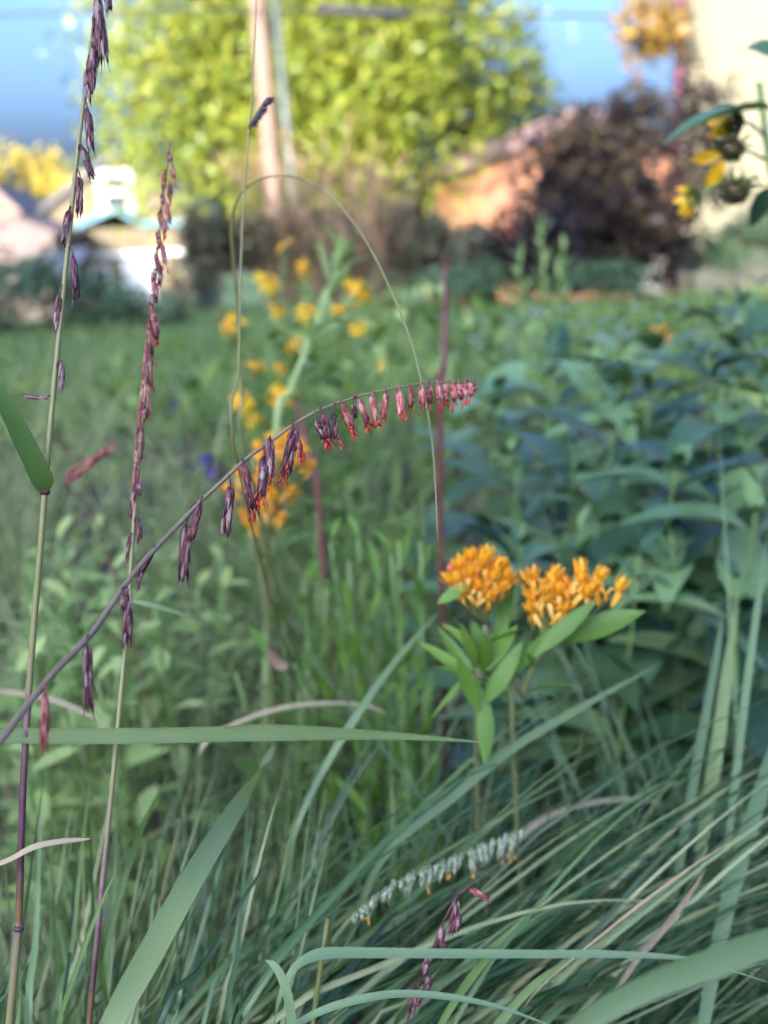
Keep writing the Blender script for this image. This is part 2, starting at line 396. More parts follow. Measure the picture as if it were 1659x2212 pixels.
b.build('porch_roof', G['teal'], h, False)
dx0, dz0 = pxw(262, 563, Y - 2); dx1, dz1 = pxw(345, 690, Y - 2)
b = MB(); b.box(((dx0 + dx1) / 2, Y - 2.06, (dz0 + zb) / 2), (dx1 - dx0, .1, dz0 - zb)); b.build('garage_door', G['white'], h, False)
b = MB(); b.box((px0 * .5 + px1 * .5, Y - 2.05, pxw(300, 548, Y - 2)[1]), (px1 - px0, .08, .14)); b.build('trim_band', G['white'], h, False)
# low pink house and brick house at the far left
x0, z0 = pxw(-60, 560, 34.0); x1, z1 = pxw(112, 510, 34.0)
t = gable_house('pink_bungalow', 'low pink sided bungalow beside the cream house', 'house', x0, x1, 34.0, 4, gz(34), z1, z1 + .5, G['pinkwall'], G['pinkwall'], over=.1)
xs0, zs0 = pxw(60, 592, 33); xs1, zs1 = pxw(178, 545, 33)
b = MB(); b.add([(xs0, 32, zs0), (xs1, 32, zs0 + .1), (xs1, 33.9, zs1 + .15), (xs0, 33.9, zs1), (xs0, 32, zs0 - .1), (xs1, 32, zs0), (xs1, 33.9, zs1 + .05), (xs0, 33.9, zs1 - .1)],
                [(0, 1, 2, 3), (7, 6, 5, 4), (0, 4, 5, 1), (1, 5, 6, 2), (2, 6, 7, 3), (3, 7, 4, 0)]); b.build('lean_to_roof', G['slate'], t, False)
x0, z0 = pxw(-40, 560, 52.0); x1, z1 = pxw(38, 455, 52.0)
gable_house('brick_house', 'far red brick house behind the yellow trees', 'house', x0, x1, 52.0, 5, gz(52), z1, z1 + 1.0, G['brick'], G['shingle'], over=.2)
# brick garage with rose roof
Y = 28.0; zb = gz(Y)
xa, za = pxw(935, 398, Y); xm, zm = pxw(1250, 268, Y)
g = gable_house('brick_garage', 'orange brick garage with a rose shingle roof behind the purple shrub', 'garage', xa, 2 * xm - xa, Y, 7, zb, za, zm, G['brick'], G['pinkroof'], over=.28, thick=.42)
wx, wz = pxw(1265, 450, Y); window(g, wx, Y, wz, 1.0, .9)
b = MB(); wx, wz = pxw(1400, 470, Y); b.box((wx, Y - .04, (zb + wz) / 2), (.9, .1, wz - zb)); b.build('door', G['white'], g, False)
# pale yellow house at the right
Y = 14.0; zb = gz(Y); xl, _ = pxw(1473, 150, Y); xr = xl + 5.5; H = 6.5
t = thing('yellow_house', (xl, Y, zb), 'pale yellow clapboard house with maroon downpipe at its corner', 'house')
b = MB(); z = zb; nb = int(H / .115)
vs = []; fs = []
for i in range(nb):
    vs += [(xl, Y - .028, z + i * .115), (xr, Y - .028, z + i * .115), (xl, Y - .006, z + (i + 1) * .115), (xr, Y - .006, z + (i + 1) * .115)]
for i in range(2 * nb - 1): fs.append((2 * i, 2 * i + 1, 2 * i + 3, 2 * i + 2))
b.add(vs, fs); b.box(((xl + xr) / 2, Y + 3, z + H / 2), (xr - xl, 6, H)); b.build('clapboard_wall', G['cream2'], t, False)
b = MB(); b.prism([(xl - .4, zb + H), (xr + .4, zb + H), ((xl + xr) / 2, zb + H + 2.4)], Y - .4, Y + 6.4); b.build('roof', G['shingle'], t, False)
b = MB(); b.tube([(xl - .03, Y - .1, zb + .05), (xl - .03, Y - .1, zb + H)], .055, 8); b.build('downpipe', G['downpipe'], t)
window(t, xl + 2.6, Y - .02, zb + 2.2, .9, 1.4)
t.rotation_euler.z = math.radians(-19)
# unseen house added behind the camera, its two heights shaped to shade the bed
t = thing('added_shade_house', (-6, -14, 0), 'unseen house added behind the camera to shade the garden', 'house')
HM, HW, HX, HY = 8.4, 6.0, -9.4, -12.0
b = MB(); b.prism([(-26, 0), (HX, 0), (HX, HM - .2), (-26, HM - .2)], HY - 6, HY); b.build('shade_main_wall', G['cream2'], t, False)
b = MB(); b.prism([(HX + .002, 0), (3, 0), (3, HW - .2), (HX + .002, HW - .2)], HY - 6, HY - .01); b.build('shade_wing_wall', G['cream2'], t, False)
b = MB(); b.box(((HX - 26) / 2, HY - 3, HM - .1), (26 + HX + .3, 6.3, .2)); b.box((HX / 2 + 1.5, HY - 3, HW - .1), (3 - HX + .1, 6.3, .2)); b.build('roof', G['shingle'], t, False)
for x in (-16, -11, -6, -3, 0): window(t, x, HY + .06, 1.8, .9, 1.3)

# ---------------------------------------------------------------- pole, pipe, cables
p0 = P(594, 435, 16.3); p1 = P(557, 0, 16.3); ax = (p1 - p0); ax = ax / ax.z
base = p0 - ax * (p0.z - gz(p0.y)); top = base + ax * 13.5
t = thing('utility_pole', base, 'weathered wooden utility pole in front of the large tree', 'pole')
b = MB(); b.tube([base + (top - base) * k / 6 for k in range(7)], [.135 - .004 * k for k in range(7)], 14); b.build('pole_shaft', G['pole'], t)
b = MB(); q = base + ax * 12.9; b.box(q, (2.4, .1, .12)); ca = b.build('crossarm', G['bark'], t, False)
for k in (-1, -.4, .4, 1):
    b = MB(); b.tube([q + V((k * 1.05, 0, .06)), q + V((k * 1.05, 0, .2))], [.05, .03], 8); b.build('insulator', G['glass'], ca)
p0 = P(630, 380, 15.2); p1 = P(594, 0, 15.2); ax = (p1 - p0); ax = ax / ax.z; base = p0 - ax * (p0.z - gz(p0.y))
t = thing('metal_mast', base, 'thin grey metal mast standing beside the wooden pole', 'mast')
b = MB(); b.tube([base, base + ax * 2.9, base + ax * 2.95, base + ax * 7], [.06, .06, .05, .048], 10); b.build('mast_tube', G['galv'], t)
b = MB(); b.tube([base + ax * 2.85, base + ax * 3.0], .075, 10); b.build('collar', G['galv'], t)
def cable(label, pts, r):
    b = MB(); b.tube(spline(pts, 24), r, 6); o = b.build('overhead_cable', G['cable']); return tag(o, label, 'cable')
cable('thin black overhead cable crossing in front of the big tree', [P(-900, 60, 16), P(0, 32, 16), P(500, 20, 16), P(840, 22, 16), P(1400, 36, 16), P(2600, 30, 16)], .018)
b = MB(); b.tube([P(680, 18, 15.9), P(700, 20, 15.9), P(780, 26, 15.9), P(870, 30, 15.9), P(890, 30, 15.9)], [.02, .07, .075, .07, .02], 8)
tag(b.build('cable_splice', G['cable']), 'thick dark splice case on the overhead cable', 'splice case')

# ---------------------------------------------------------------- trees and shrubs
def crown_leaves(b, c, rad, n, size, lump=6, hollow=.35, squash=None):
    lumps = []
    for i in range(lump):
        d = rv().normalized(); lumps.append((V((d.x * rad[0], d.y * rad[1], d.z * rad[2])) * R.uniform(.35, .8), R.uniform(.3, .55)))
    for i in range(n):
        lc, lr = R.choice(lumps); d = rv().normalized() * (R.random() ** .4) * lr
        p = V(c) + lc + V((d.x * rad[0], d.y * rad[1], d.z * rad[2]))
        s = size * R.uniform(.6, 1.3); nn = (rv() + V((0, 0, .5)) + V((SX, SY, .3)) * .5).normalized(); x = perp(nn); x = rot(x, nn, R.uniform(0, 6.28)); y = nn.cross(x)
        b.add([p - x * s * .5, p + y * s * .28, p + x * s * .5, p - y * s * .28], [(0, 1, 2, 3)], R.random())
def tree(name, label, cat, base, c, rad, n, size, mat, trunk_r, lump=14, limbs=7, group=None, leafname='crown'):
    t = thing(name, base, label, cat, group); base = V(base); c = V(c)
    b = MB(); mid = base.lerp(c, .5)
    b.tube(spline([base, base.lerp(c, .35) + rv(.04 * rad[0]), c + V((0, 0, rad[2] * .3))], 8), [trunk_r * (1 - .1 * k) for k in range(9)], 8)
    for i in range(limbs):
        a = base.lerp(c, R.uniform(.35, .95)); d = rv(); d = V((d.x * rad[0], d.y * rad[1], abs(d.z) * rad[2])) * .75
        b.tube(spline([a, a + d * .45 + V((0, 0, .05 * rad[2])), c + d], 5), [trunk_r * .4 * (1 - .17 * k) for k in range(6)], 6)
    b.build('trunk', G['bark'], t)
    b = MB(); crown_leaves(b, c, rad, n, size, lump); b.build(leafname, mat, t)
    return t
c = P(650, 130, 26.0)
tree('shade_tree', 'large sunlit yellow-green tree behind the utility pole', 'tree', (c.x, c.y, gz(26)), (c.x, c.y, c.z + .4), (5.4, 3.4, 4.9), 36000, .24, G['tree'], .32, lump=130, limbs=14)
c = P(1040, 190, 30); tree('slender_tree', 'loose green tree with sky gaps beside the brick garage', 'tree', (c.x, c.y, gz(30)), (c.x, c.y, c.z), (2.3, 2, 3.2), 3000, .26, G['tree'], .16, lump=22)
for px, py, d, rr, lab in ((60, 400, 60, 2.6, 'round yellow tree above the red brick house'), (-60, 400, 58, 2.2, 'yellow tree at the far end of the row left of the cream house'), (175, 440, 56, 2.0, 'small yellow tree between cream house gable and big tree')):
    c = P(px, py, d); tree('yellow_tree', lab, 'tree', (c.x, c.y, gz(d)), c, (rr, 1.6, rr * .95), 1500, .3, G['ytree'], .14, lump=14, group='yellow trees beyond the houses')
c = P(1390, 45, 12.6); tree('amber_tree', 'small amber-leaved tree against the pale yellow house', 'tree', (c.x, c.y, gz(12.6)), c, (.62, .5, .75), 800, .12, G['otree'], .05, lump=16)
# purple-leaved shrubs
for px, py, d, rx, rz_, n, lab in ((1310, 400, 9.3, .75, .95, 12000, 'broad dark purple-leaved shrub in front of the brick garage'), (1500, 330, 9.9, .45, .9, 1500, 'upright dark purple shrub against the pale yellow house'), (1150, 545, 8.8, .42, .4, 2500, 'low dark purple shrub beside the tan plume grass')):
    c = P(px, py, d); tree('purple_shrub', lab, 'shrub', (c.x, c.y, gz(d)), c, (rx, .6, rz_), n, .08, G['purple'], .03, lump=26, limbs=9)
# dark green shrubs at left, behind the lawn
for px, py, d, rx, rz_, lab in ((40, 610, 8.5, .55, .34, 'dark green rounded shrub below the pink bungalow'), (190, 665, 8.2, .5, .28, 'low dark green shrub below the white garage door'), (330, 690, 8.0, .42, .25, 'low dark shrub between white garage door and brown hedge'), (-60, 640, 7.6, .6, .4, 'big dark shrub at the end of the lawn edge'),
        (1010, 605, 8.6, .5, .17, 'low dark green shrub at the foot of the tan plume grass'), (1250, 600, 8.5, .55, .17, 'low dark green shrub at the foot of the broad purple shrub')):
    c = P(px, py, d); tree('dark_shrub', lab, 'shrub', (c.x, c.y, gz(d)), c, (rx, .4, rz_), 900, .07, G['shrub'], .02, lump=12, limbs=5)
for px, py, d, rx, rz_, lab in ((1590, 520, 10.4, .6, .36, 'green shrub in front of the pale yellow house'), (1430, 550, 10.6, .5, .22, 'low green shrub under the brick garage wall'), (1660, 470, 10.8, .5, .5, 'tall green shrub by the pale yellow house')):
    c = P(px, py, d); tree('green_shrub', lab, 'shrub', (c.x, c.y, gz(d)), c, (rx, .4, rz_), 900, .07, G['shrub'], .02, lump=12, limbs=5)
# brown hedge
ORD = ['first', 'second', 'third', 'fourth', 'fifth', 'sixth', 'seventh', 'eighth', 'ninth']
for i, (px, py, d) in enumerate(((470, 540, 9.6), (600, 545, 9.8), (720, 540, 9.7), (850, 535, 9.6), (950, 570, 9.3), (1060, 590, 8.9))):
    c = P(px, py, d); tree('hedge_shrub', 'brown-green hedge shrub, %s from the cream house' % ORD[i], 'shrub', (c.x, c.y, gz(d)), c, (.42, .3, .42), 2200, .07, G['hedge'], .02, lump=12, limbs=5, group='brown hedge shrubs')
# tan plume grass
def plume(px, py, d, lab, n=26, h=1.25):
    g0 = P(px, py, d); base = V((g0.x, g0.y, gz(g0.y)))
    h *= R.uniform(.68, 1.12); n = R.randint(12, 24)
    t = thing('plume_grass', base, lab, 'ornamental grass', 'tan plume grasses'); b = MB(); c = MB()
    for i in range(n):
        az = R.uniform(0, 6.28); L = h * R.uniform(.6, 1.15); pts = arc(base + V((R.uniform(-.12, .12), R.uniform(-.12, .12), 0)), az, L, R.uniform(1.35, 1.55), R.uniform(.8, 1.45), 5)
        b.tube(pts, .003, 4, R.random())
        p1 = pts[-1]; dd = (pts[-1] - pts[-2]).normalized()
        for j in range(9):
            q = p1 - dd * j * .035; o = rv(.03) + V((0, 0, .04)); c.spindle(q, q + o + dd * .05, .007, R.random(), 3)
    for i in range(40):
        pts = arc(base + V((R.uniform(-.1, .1), R.uniform(-.1, .1), 0)), R.uniform(0, 6.28), R.uniform(.5, .9), 1.4, R.uniform(-.2, .8), 5)
        b.ribbon(pts, bladew(.009, 5), rnd=R.random())
    b.build('stalk_tuft', G['stalk'], t); c.build('plume', G['plume'], t)
for i, (px, d) in enumerate(((590, 9.6), (640, 9.3), (690, 9.2), (725, 9.0), (765, 9.5), (800, 8.9), (830, 9.3))):
    plume(px, 520, d, 'clump of tan plume grass, %s from the wooden pole' % ORD[i])

# ---------------------------------------------------------------- sideoats grama stems
def lances(b, top, tip, wd, n, lo=0.0, hi=1.0, awn=True):
    """overlapping glumes along a hanging branch"""
    top = V(top); tip = V(tip); a = tip - top; L = a.length; ah = a / L; x = perp(ah); y = ah.cross(x)
    for i in range(n):
        t0 = max(0, i / n * .62 + R.uniform(-.04, .04))
        ph = i * 2.4 + R.uniform(-.5, .5); off = (x * math.cos(ph) + y * math.sin(ph))
        s = top + a * t0 + off * wd * .10
        ln = L * min(R.uniform(.34, .56), 1.06 - t0)
        e = s + (ah + off * R.uniform(.03, .15)).normalized() * ln
        pale = R.random() < .2
        b.spindle(s, e, wd * R.uniform(.10, .165), 1.0 if pale else lo + (hi - lo) * R.random() * .85, 5, R.uniform(.28, .42))
        if awn and R.random() < .75: b.tube([e - (e - s) * .12, e + (ah + off * R.uniform(.1, .45)) * L * R.uniform(.05, .14)], [.00014, .00004], 3, R.choice((.3, .7, 1.0)))
    b.tube([top, top + a * .6], [wd * .06, wd * .03], 4, lo)
def anthers(b, tip, ah, L, n, spread=.5):
    for i in range(n):
        p = V(tip) - ah * L * R.uniform(.0, .35) + rv(L * .06); d = (ah + rv(spread)).normalized()
        ln = R.uniform(.0014, .0026); q = p + d * R.uniform(.0006, .0016)
        b.tube([p, q], .00006, 3, R.random()); b.spindle(q, q + d * ln, .00032, R.random(), 4, .5)
def grama(name, label, stem_pts, stem_r, spikes, mats, rnd=(0, 1), anth='anther', culmmat='culm', n=56, ctab=None):
    """stem_pts: world points, root first; spikes: (attach, top, tip, width, material, anther count)"""
    pts = spline(stem_pts, n)
    t = thing(name, pts[0], label, 'grass stem')
    b = MB(); rr = [interp(stem_r, i / n) for i in range(n + 1)]
    b.tube(pts, rr, 8, rnd[0], True, [interp(ctab, proj(p)[1]) for p in pts] if ctab else rnd[1]); b.build('culm', G[culmmat], t)
    for at_, top, tip, wd, mk, na in spikes:
        k = min(pts, key=lambda q: (q - V(at_)).length)
        a = V(tip) - V(top); L = a.length; ah = a / L
        b = MB(); mid = (k + V(top)) / 2 + V((0, 0, .25 * (k - V(top)).length + .0006))
        b.tube(spline([k, mid, V(top), V(top) + a * .15], 6), .00022, 5, .3)
        lances(b, top, tip, wd * 1.75, 15 + int(L / .001), 0, 1)
        o = b.build('spikelet_branch', G[mk], t)
        if na:
            c = MB(); anthers(c, tip, ah, L, na); c.build('anther_tuft', G[anth], o)
    return t
def root_from(p, q, out=(0, 0)):
    """points that carry a stem on from q (away from p) down to the soil"""
    d = (q - p).normalized(); step = (q - p).length
    if d.z > -.35: d = (d + V((0, 0, -.35 - d.z))).normalized()
    ctl = q + d * (q.z * .55); g_ = V((ctl.x + d.x * .02, ctl.y + d.y * .02, -.01)); m_ = max(3, int(q.z / max(step, .015)))
    return [(1 - u) ** 2 * q + 2 * u * (1 - u) * ctl + u * u * g_ for u in [k / m_ for k in range(m_, 0, -1)]]

# the arching red-flowered spike in focus
DT = [(0, .232), (100, .246), (190, .258), (300, .275), (400, .288), (560, .297), (700, .303), (860, .314), (1028, .328)]
hp = [(0, 1602), (60, 1523), (120, 1449), (187, 1381), (228, 1325), (265, 1272), (300, 1225), (340, 1181), (385, 1134), (430, 1086), (470, 1049), (500, 1021), (530, 993), (560, 971), (590, 950), (620, 927), (650, 907), (685, 888), (720, 874), (760, 861), (800, 850), (850, 839), (900, 830), (960, 824), (1026, 823)]
H3 = [P(x, y, interp(DT, x)) for x, y in hp]
pre = [V((-.165, .17, -.01)), V((-.155, .175, .15)), P(-330, 2010, .215), P(-130, 1760, .222)]
sp = []
def hs(ax_, ay, tx, ty, bx, by, wd, mk, na=0, dd=0):
    d = interp(DT, ax_) + dd
    sp.append((P(ax_, ay, d), P(tx, ty, d - .001), P(bx, by, d - .001 + R.uniform(-.002, .002)), wd * d / FPX, mk, na))
hs(90, 1487, 98, 1490, 95, 1620, 19, 'sp_red')
hs(187, 1381, 187, 1390, 192, 1540, 23, 'sp_dark')
hs(265, 1272, 277, 1272, 273, 1398, 22, 'sp_dark')
hs(262, 1277, 266, 1282, 264, 1318, 14, 'sp_dark')
hs(340, 1178, 332, 1186, 297, 1248, 17, 'sp_dark')
hs(312, 1212, 300, 1246, 298, 1275, 12, 'sp_dark')
hs(425, 1090, 403, 1130, 395, 1256, 24, 'sp_dark')
hs(441, 1074, 433, 1084, 411, 1172, 20, 'sp_dark')
hs(495, 1026, 498, 1046, 488, 1158, 24, 'sp_dark')
hs(522, 1000, 526, 996, 549, 1112, 23, 'sp_dark', 9)
hs(568, 965, 571, 984, 563, 1080, 25, 'sp_dark', 14)
hs(585, 953, 583, 945, 584, 1042, 22, 'sp_dark', 10)
hs(632, 918, 636, 922, 616, 1030, 26, 'sp_dark', 14)
hs(634, 916, 638, 928, 650, 985, 18, 'sp_red', 10)
hs(682, 890, 683, 905, 698, 952, 17, 'sp_dark', 3)
hs(693, 884, 697, 890, 711, 955, 22, 'sp_dark', 14)
hs(725, 871, 721, 890, 727, 955, 17, 'sp_dark', 3)
hs(733, 868, 737, 870, 763, 932, 22, 'sp_red', 10)
hs(763, 860, 763, 872, 768, 905, 13, 'sp_dark')
hs(770, 857, 774, 858, 797, 920, 20, 'sp_red', 9)
hs(803, 848, 804, 856, 812, 915, 18, 'sp_pink', 8)
hs(832, 842, 834, 846, 827, 908, 21, 'sp_red', 5)
hs(860, 836, 862, 842, 868, 898, 24, 'sp_pink', 10)
for x_, L_ in ((888, 52), (908, 50), (926, 46), (945, 46), (962, 44), (977, 44), (990, 40), (1003, 36), (1014, 32), (1023, 25)):
    y_ = interp([(880, 833), (960, 824), (1026, 823)], x_)
    hs(x_, y_, x_ + 1, y_ + 4, x_ + R.uniform(-2, 6), y_ + L_, 18, 'sp_pink' if R.random() < .8 else 'sp_red', R.choice((2, 4, 7)))
grama('grama_stem', 'arching grama grass spike with drooping purple spikelets and bright red anthers', pre + H3,
      [(0, .0010), (.15, .00078), (.3, .0007), (.5, .00054), (.75, .0004), (.93, .0003), (1, .00018)], sp, None, (.35, .75), culmmat='rachis', n=110)

# tall upright stem at the left, with a leaf
DB = [(0, .318), (600, .310), (1060, .304), (1600, .30), (2212, .292)]
lp = [(20, 2212), (30, 2110), (40, 2005), (44, 1880), (50, 1700), (60, 1530), (74, 1340), (88, 1180), (97, 1060), (108, 930), (120, 800), (131, 690), (141, 590), (150, 500), (160, 400), (170, 310), (181, 220), (192, 130), (203, 50), (211, -30), (222, -200)]
L3 = [P(x, y, interp(DB, y)) for x, y in lp]
sp = []
def hb(tx, ty, bx, by, wd, at_=None, mk='sp_dark'):
    d = interp(DB, ty); axx = interp(sorted([(y, x) for x, y in lp]), ty)
    sp.append((P(*(at_ or (axx, ty)), d), P(tx, ty, d - .0012), P(bx, by, d - .0012), wd * d / FPX, mk, 0))
for q in ((211, -10, 223, 145, 26), (228, -40, 237, 28, 18), (200, 100, 197, 206, 21), (187, 150, 189, 222, 18), (189, 232, 197, 330, 19), (177, 314, 201, 388, 17),
          (173, 380, 170, 470, 18), (150, 450, 137, 532, 18), (158, 550, 164, 648, 18), (128, 636, 119, 722, 16), (135, 780, 132, 850, 13), (101, 862, 50, 855, 9), (205, 30, 206, 120, 16), (222, -90, 232, 0, 22)): hb(*q)
t = grama('grama_stem', 'tall green grama stem with purple spikelets and a broad leaf at its node', root_from(L3[1], L3[0]) + L3,
          [(0, .0016), (.2, .0014), (.5, .00115), (.75, .00085), (1, .0005)], sp, None, ctab=[(0, .3), (500, .2), (1000, .1), (1300, .12), (1450, .22), (1570, .45), (1660, .68), (1900, .76), (1975, .95), (1998, 1.0), (2006, .8), (2012, .5), (2040, .36), (2200, .3)], n=110)
for (x, y, s_) in ((97, 1062, 13), (40, 2005, 11)):
    d = interp(DB, y); b = MB(); c = P(x, y, d); u = UP * (s_ * d / FPX * .55)
    b.tube([c - u, c - u * .4, c + u * .4, c + u], [.0011, .00155, .00155, .0011], 8, .75); b.build('node', G['culm'], t)
lf = [P(104, 1058, .3035), P(92, 1040, .302), P(70, 995, .30), P(40, 935, .298), P(5, 868, .296), P(-60, 760, .296), P(-150, 640, .30), P(-260, 560, .31)]
b = MB(); n = 18; ww = [interp([(0, .0014), (.06, .0045), (.15, .0062), (.4, .0058), (.8, .003), (1, .0003)], i / n) for i in range(n + 1)]
b.ribbon(spline(lf, n), ww, nrm=-F + RT * .5, fold=.3, rnd=.35, twist=.5); b.build('leaf_blade', G['blade'], t)

# second upright stem, dense with rosy spikelets
DC = [(300, .372), (660, .352), (1000, .335), (1400, .322), (2212, .30)]
cp = [(192, 2212), (212, 2000), (236, 1760), (250, 1620), (262, 1490), (272, 1380), (280, 1270), (286, 1170), (292, 1090), (299, 1000), (306, 920), (314, 830), (322, 745), (330, 660), (337, 580), (344, 510), (352, 430), (360, 370), (368, 305)]
C3 = [P(x, y, interp(DC, y)) for x, y in cp]
sp = []
def hc(tx, ty, bx, by, wd, mk='sp_red', na=0):
    d = interp(DC, ty); axx = interp(sorted([(y, x) for x, y in cp]), ty)
    sp.append((P(axx, ty + 2, d), P(tx, ty, d - .001), P(bx, by, d - .001), wd * d / FPX, mk, na))
Z1 = [(366, 327, 368, 353), (372, 357, 376, 385), (355, 372, 353, 410), (366, 395, 367, 435), (350, 417, 352, 445), (360, 437, 364, 480), (345, 457, 350, 492), (352, 470, 356, 505), (341, 500, 345, 530), (350, 525, 356, 570),
      (336, 547, 340, 580), (345, 570, 345, 615), (331, 587, 332, 630), (336, 620, 336, 655), (325, 650, 327, 685), (334, 675, 340, 720), (320, 695, 325, 730)]
Z3 = [(665, 30, 680, 150), (642, 90, 655, 225), (637, 190, 650, 350), (630, 320, 642, 470), (614, 420, 628, 490), (605, 480, 617, 660), (595, 640, 584, 740), (600, 720, 601, 820), (583, 790, 566, 905), (598, 910, 604, 1020), (562, 985, 550, 1100)]
for a in Z1: hc(*a, 14, 'sp_dark' if R.random() < .35 else 'sp_red', R.choice((0, 0, 2, 4)))
for i, a in enumerate(Z3):
    hc(a[0] * .5, a[1] * .5 + 663.6, a[2] * .5, a[3] * .5 + 663.6, 15, 'sp_red' if i < 7 else 'sp_dark', (6, 3, 2, 2, 0, 0, 0, 0, 0, 0, 0)[i])
for y_ in range(740, 1080, 46):
    x_ = interp(sorted([(y, x) for x, y in cp]), y_); hc(x_ - 5, y_, x_ - 8, y_ + 62, 13)
t = grama('grama_stem', 'slim upright grama stem lined with rosy overlapping spikelets', root_from(C3[1], C3[0]) + C3, [(0, .0013), (.3, .0011), (.6, .00075), (1, .0002)], sp, None, ctab=[(300, .5), (700, .35), (1000, .2), (1400, .15), (1700, .25), (1900, .4), (2050, .55), (2200, .95)], n=100)
b = MB(); b.ribbon(spline([P(288, 1298, .325), P(320, 1305, .325), (P(380, 1322, .327)), P(420, 1340, .33), P(462, 1362, .334)], 10), bladew(.0016, 10, .2), nrm=-F, rnd=.6); b.build('leaf_blade', G['blade_t'], t)

# pale flowering spike low in the tussock
kp = [(690, 2110), (712, 2048), (740, 2005), (770, 1975), (800, 1950), (840, 1920), (880, 1898), (920, 1880), (970, 1860), (1020, 1838), (1070, 1818), (1110, 1803), (1135, 1792)]
K3 = [P(x, y, interp([(690, .352), (1135, .425)], x)) for x, y in kp]
sp = []
for i, x in enumerate(range(765, 1132, 13)):
    x += R.uniform(-5, 5)
    y = interp(kp, x); d = interp([(690, .352), (1135, .425)], x); L_ = R.uniform(16, 46); sx = R.uniform(-18, 8)
    q = P(x, y, d); sp.append((q, P(x, y - 4, d - .002), P(x + sx, y + L_, d - .003), 16 * d / FPX, 'sp_pale', R.choice((0, 0, 3, 4))))
    if i % 2: sp.append((q, P(x, y - 6, d + .002), P(x + sx + 8, y + L_ * .3 - 14, d + .002), 12 * d / FPX, 'sp_pale', 0))
grama('grama_stem', 'pale green-white flowering grama spike low among the tussock blades', [V((K3[0].x - .05, K3[0].y - .02, -.01)), V((K3[0].x - .04, K3[0].y - .01, .15))] + K3, [(0, .0009), (.5, .0007), (1, .0003)], sp, None, (.1, .1), anth='anther_o', n=60)

# dark purple spike at the lower edge
qp = [(860, 2290), (880, 2205), (900, 2140), (920, 2085), (945, 2025), (968, 1970), (990, 1935), (1014, 1915)]
Q3 = [P(x, y, .338) for x, y in qp]
sp = []
for a in ((987, 1941, 975, 2019), (992, 1975, 985, 2012), (957, 1998, 947, 2052), (963, 2038, 953, 2073), (927, 2061, 913, 2112), (930, 2108, 915, 2152), (893, 2131, 888, 2192), (905, 2150, 900, 2175)):
    sp.append((P(a[0], a[1], .338), P(a[0], a[1], .337), P(a[2], a[3], .337), 20 * .338 / FPX, 'sp_dark', 0))
sp.append((P(1013, 1916, .338), P(1015, 1919, .338), P(1058, 1944, .336), 16 * .338 / FPX, 'sp_red', 0))
grama('grama_stem', 'short dark purple grama spike leaning up from the bent blades', root_from(Q3[1], Q3[0]) + Q3, [(0, .0008), (1, .0003)], sp, None, (.6, .7), n=40)

# blue grama: thin stem with a comb-like head
bp_ = [(512, 1000), (516, 800), (519, 640), (523, 500), (530, 390), (537, 290), (545, 200), (549, 120), (552, 50), (554, -60)]
B3 = [P(x, y, .372) for x, y in bp_]
t = thing('blue_grama_stem', V((B3[0].x, B3[0].y, 0)), 'thin wiry grass stem with one dark comb-shaped seed head', 'grass stem')
b = MB(); pts = spline([V((B3[0].x + .02, B3[0].y + .66, -.01)), V((B3[0].x + .012, B3[0].y + .4, .2)), V((B3[0].x + .004, B3[0].y + .14, .40))] + B3, 50); b.tube(pts, [.00055 - .0000065 * i for i in range(51)], 6, .15, r2=.3); b.build('culm', G['culm'], t)
b = MB(); a0 = P(540, 272, .371); a1 = P(578, 212, .369); b.tube([P(539, 280, .372), a0, a1], [.0002, .0006, .0004], 5, .4)
for i in range(60):
    u = R.random(); p = a0.lerp(a1, u); d_ = (RT * R.uniform(.3, 1) - UP * R.uniform(.1, .9) + (a1 - a0).normalized() * .5 + F * R.uniform(-.5, .5)).normalized()
    b.spindle(p - d_ * .0008, p + d_ * R.uniform(.0016, .0032), .00042, .2 + .4 * R.random(), 4)
b.build('seed_comb', leafmat('seed_head_grey', [(.05, .04, .05), (.11, .09, .10), (.2, .17, .17)], trans=0), t)
# arching bare stem
ap = [(532, 985, .47), (524, 860, .46), (515, 700, .45), (507, 590, .44), (500, 500, .43), (508, 440, .425), (535, 402, .42), (575, 383, .415), (620, 380, .41), (665, 392, .40), (720, 432, .39), (770, 490, .38), (812, 560, .37), (850, 640, .36), (882, 720, .352), (905, 800, .345), (922, 880, .338), (934, 960, .333), (941, 1060, .328), (946, 1168, .325)]
A3 = [P(*q) for q in ap]
t = thing('bent_grass_stem', V((A3[0].x, A3[0].y, 0)), 'bare thin grass stem arching over and hanging down past the red spike', 'grass stem')
b = MB(); pts = spline([V((A3[0].x + .03, A3[0].y + .62, -.01)), V((A3[0].x + .02, A3[0].y + .36, .2)), V((A3[0].x + .008, A3[0].y + .12, .38))] + A3, 80); b.tube(pts, [interp([(0, .0008), (.3, .0007), (.38, .0005), (.5, .0004), (.9, .00034), (1, .00015)], i / 80) for i in range(81)], 6, .12, r2=.22); b.build('culm', G['culm'], t)

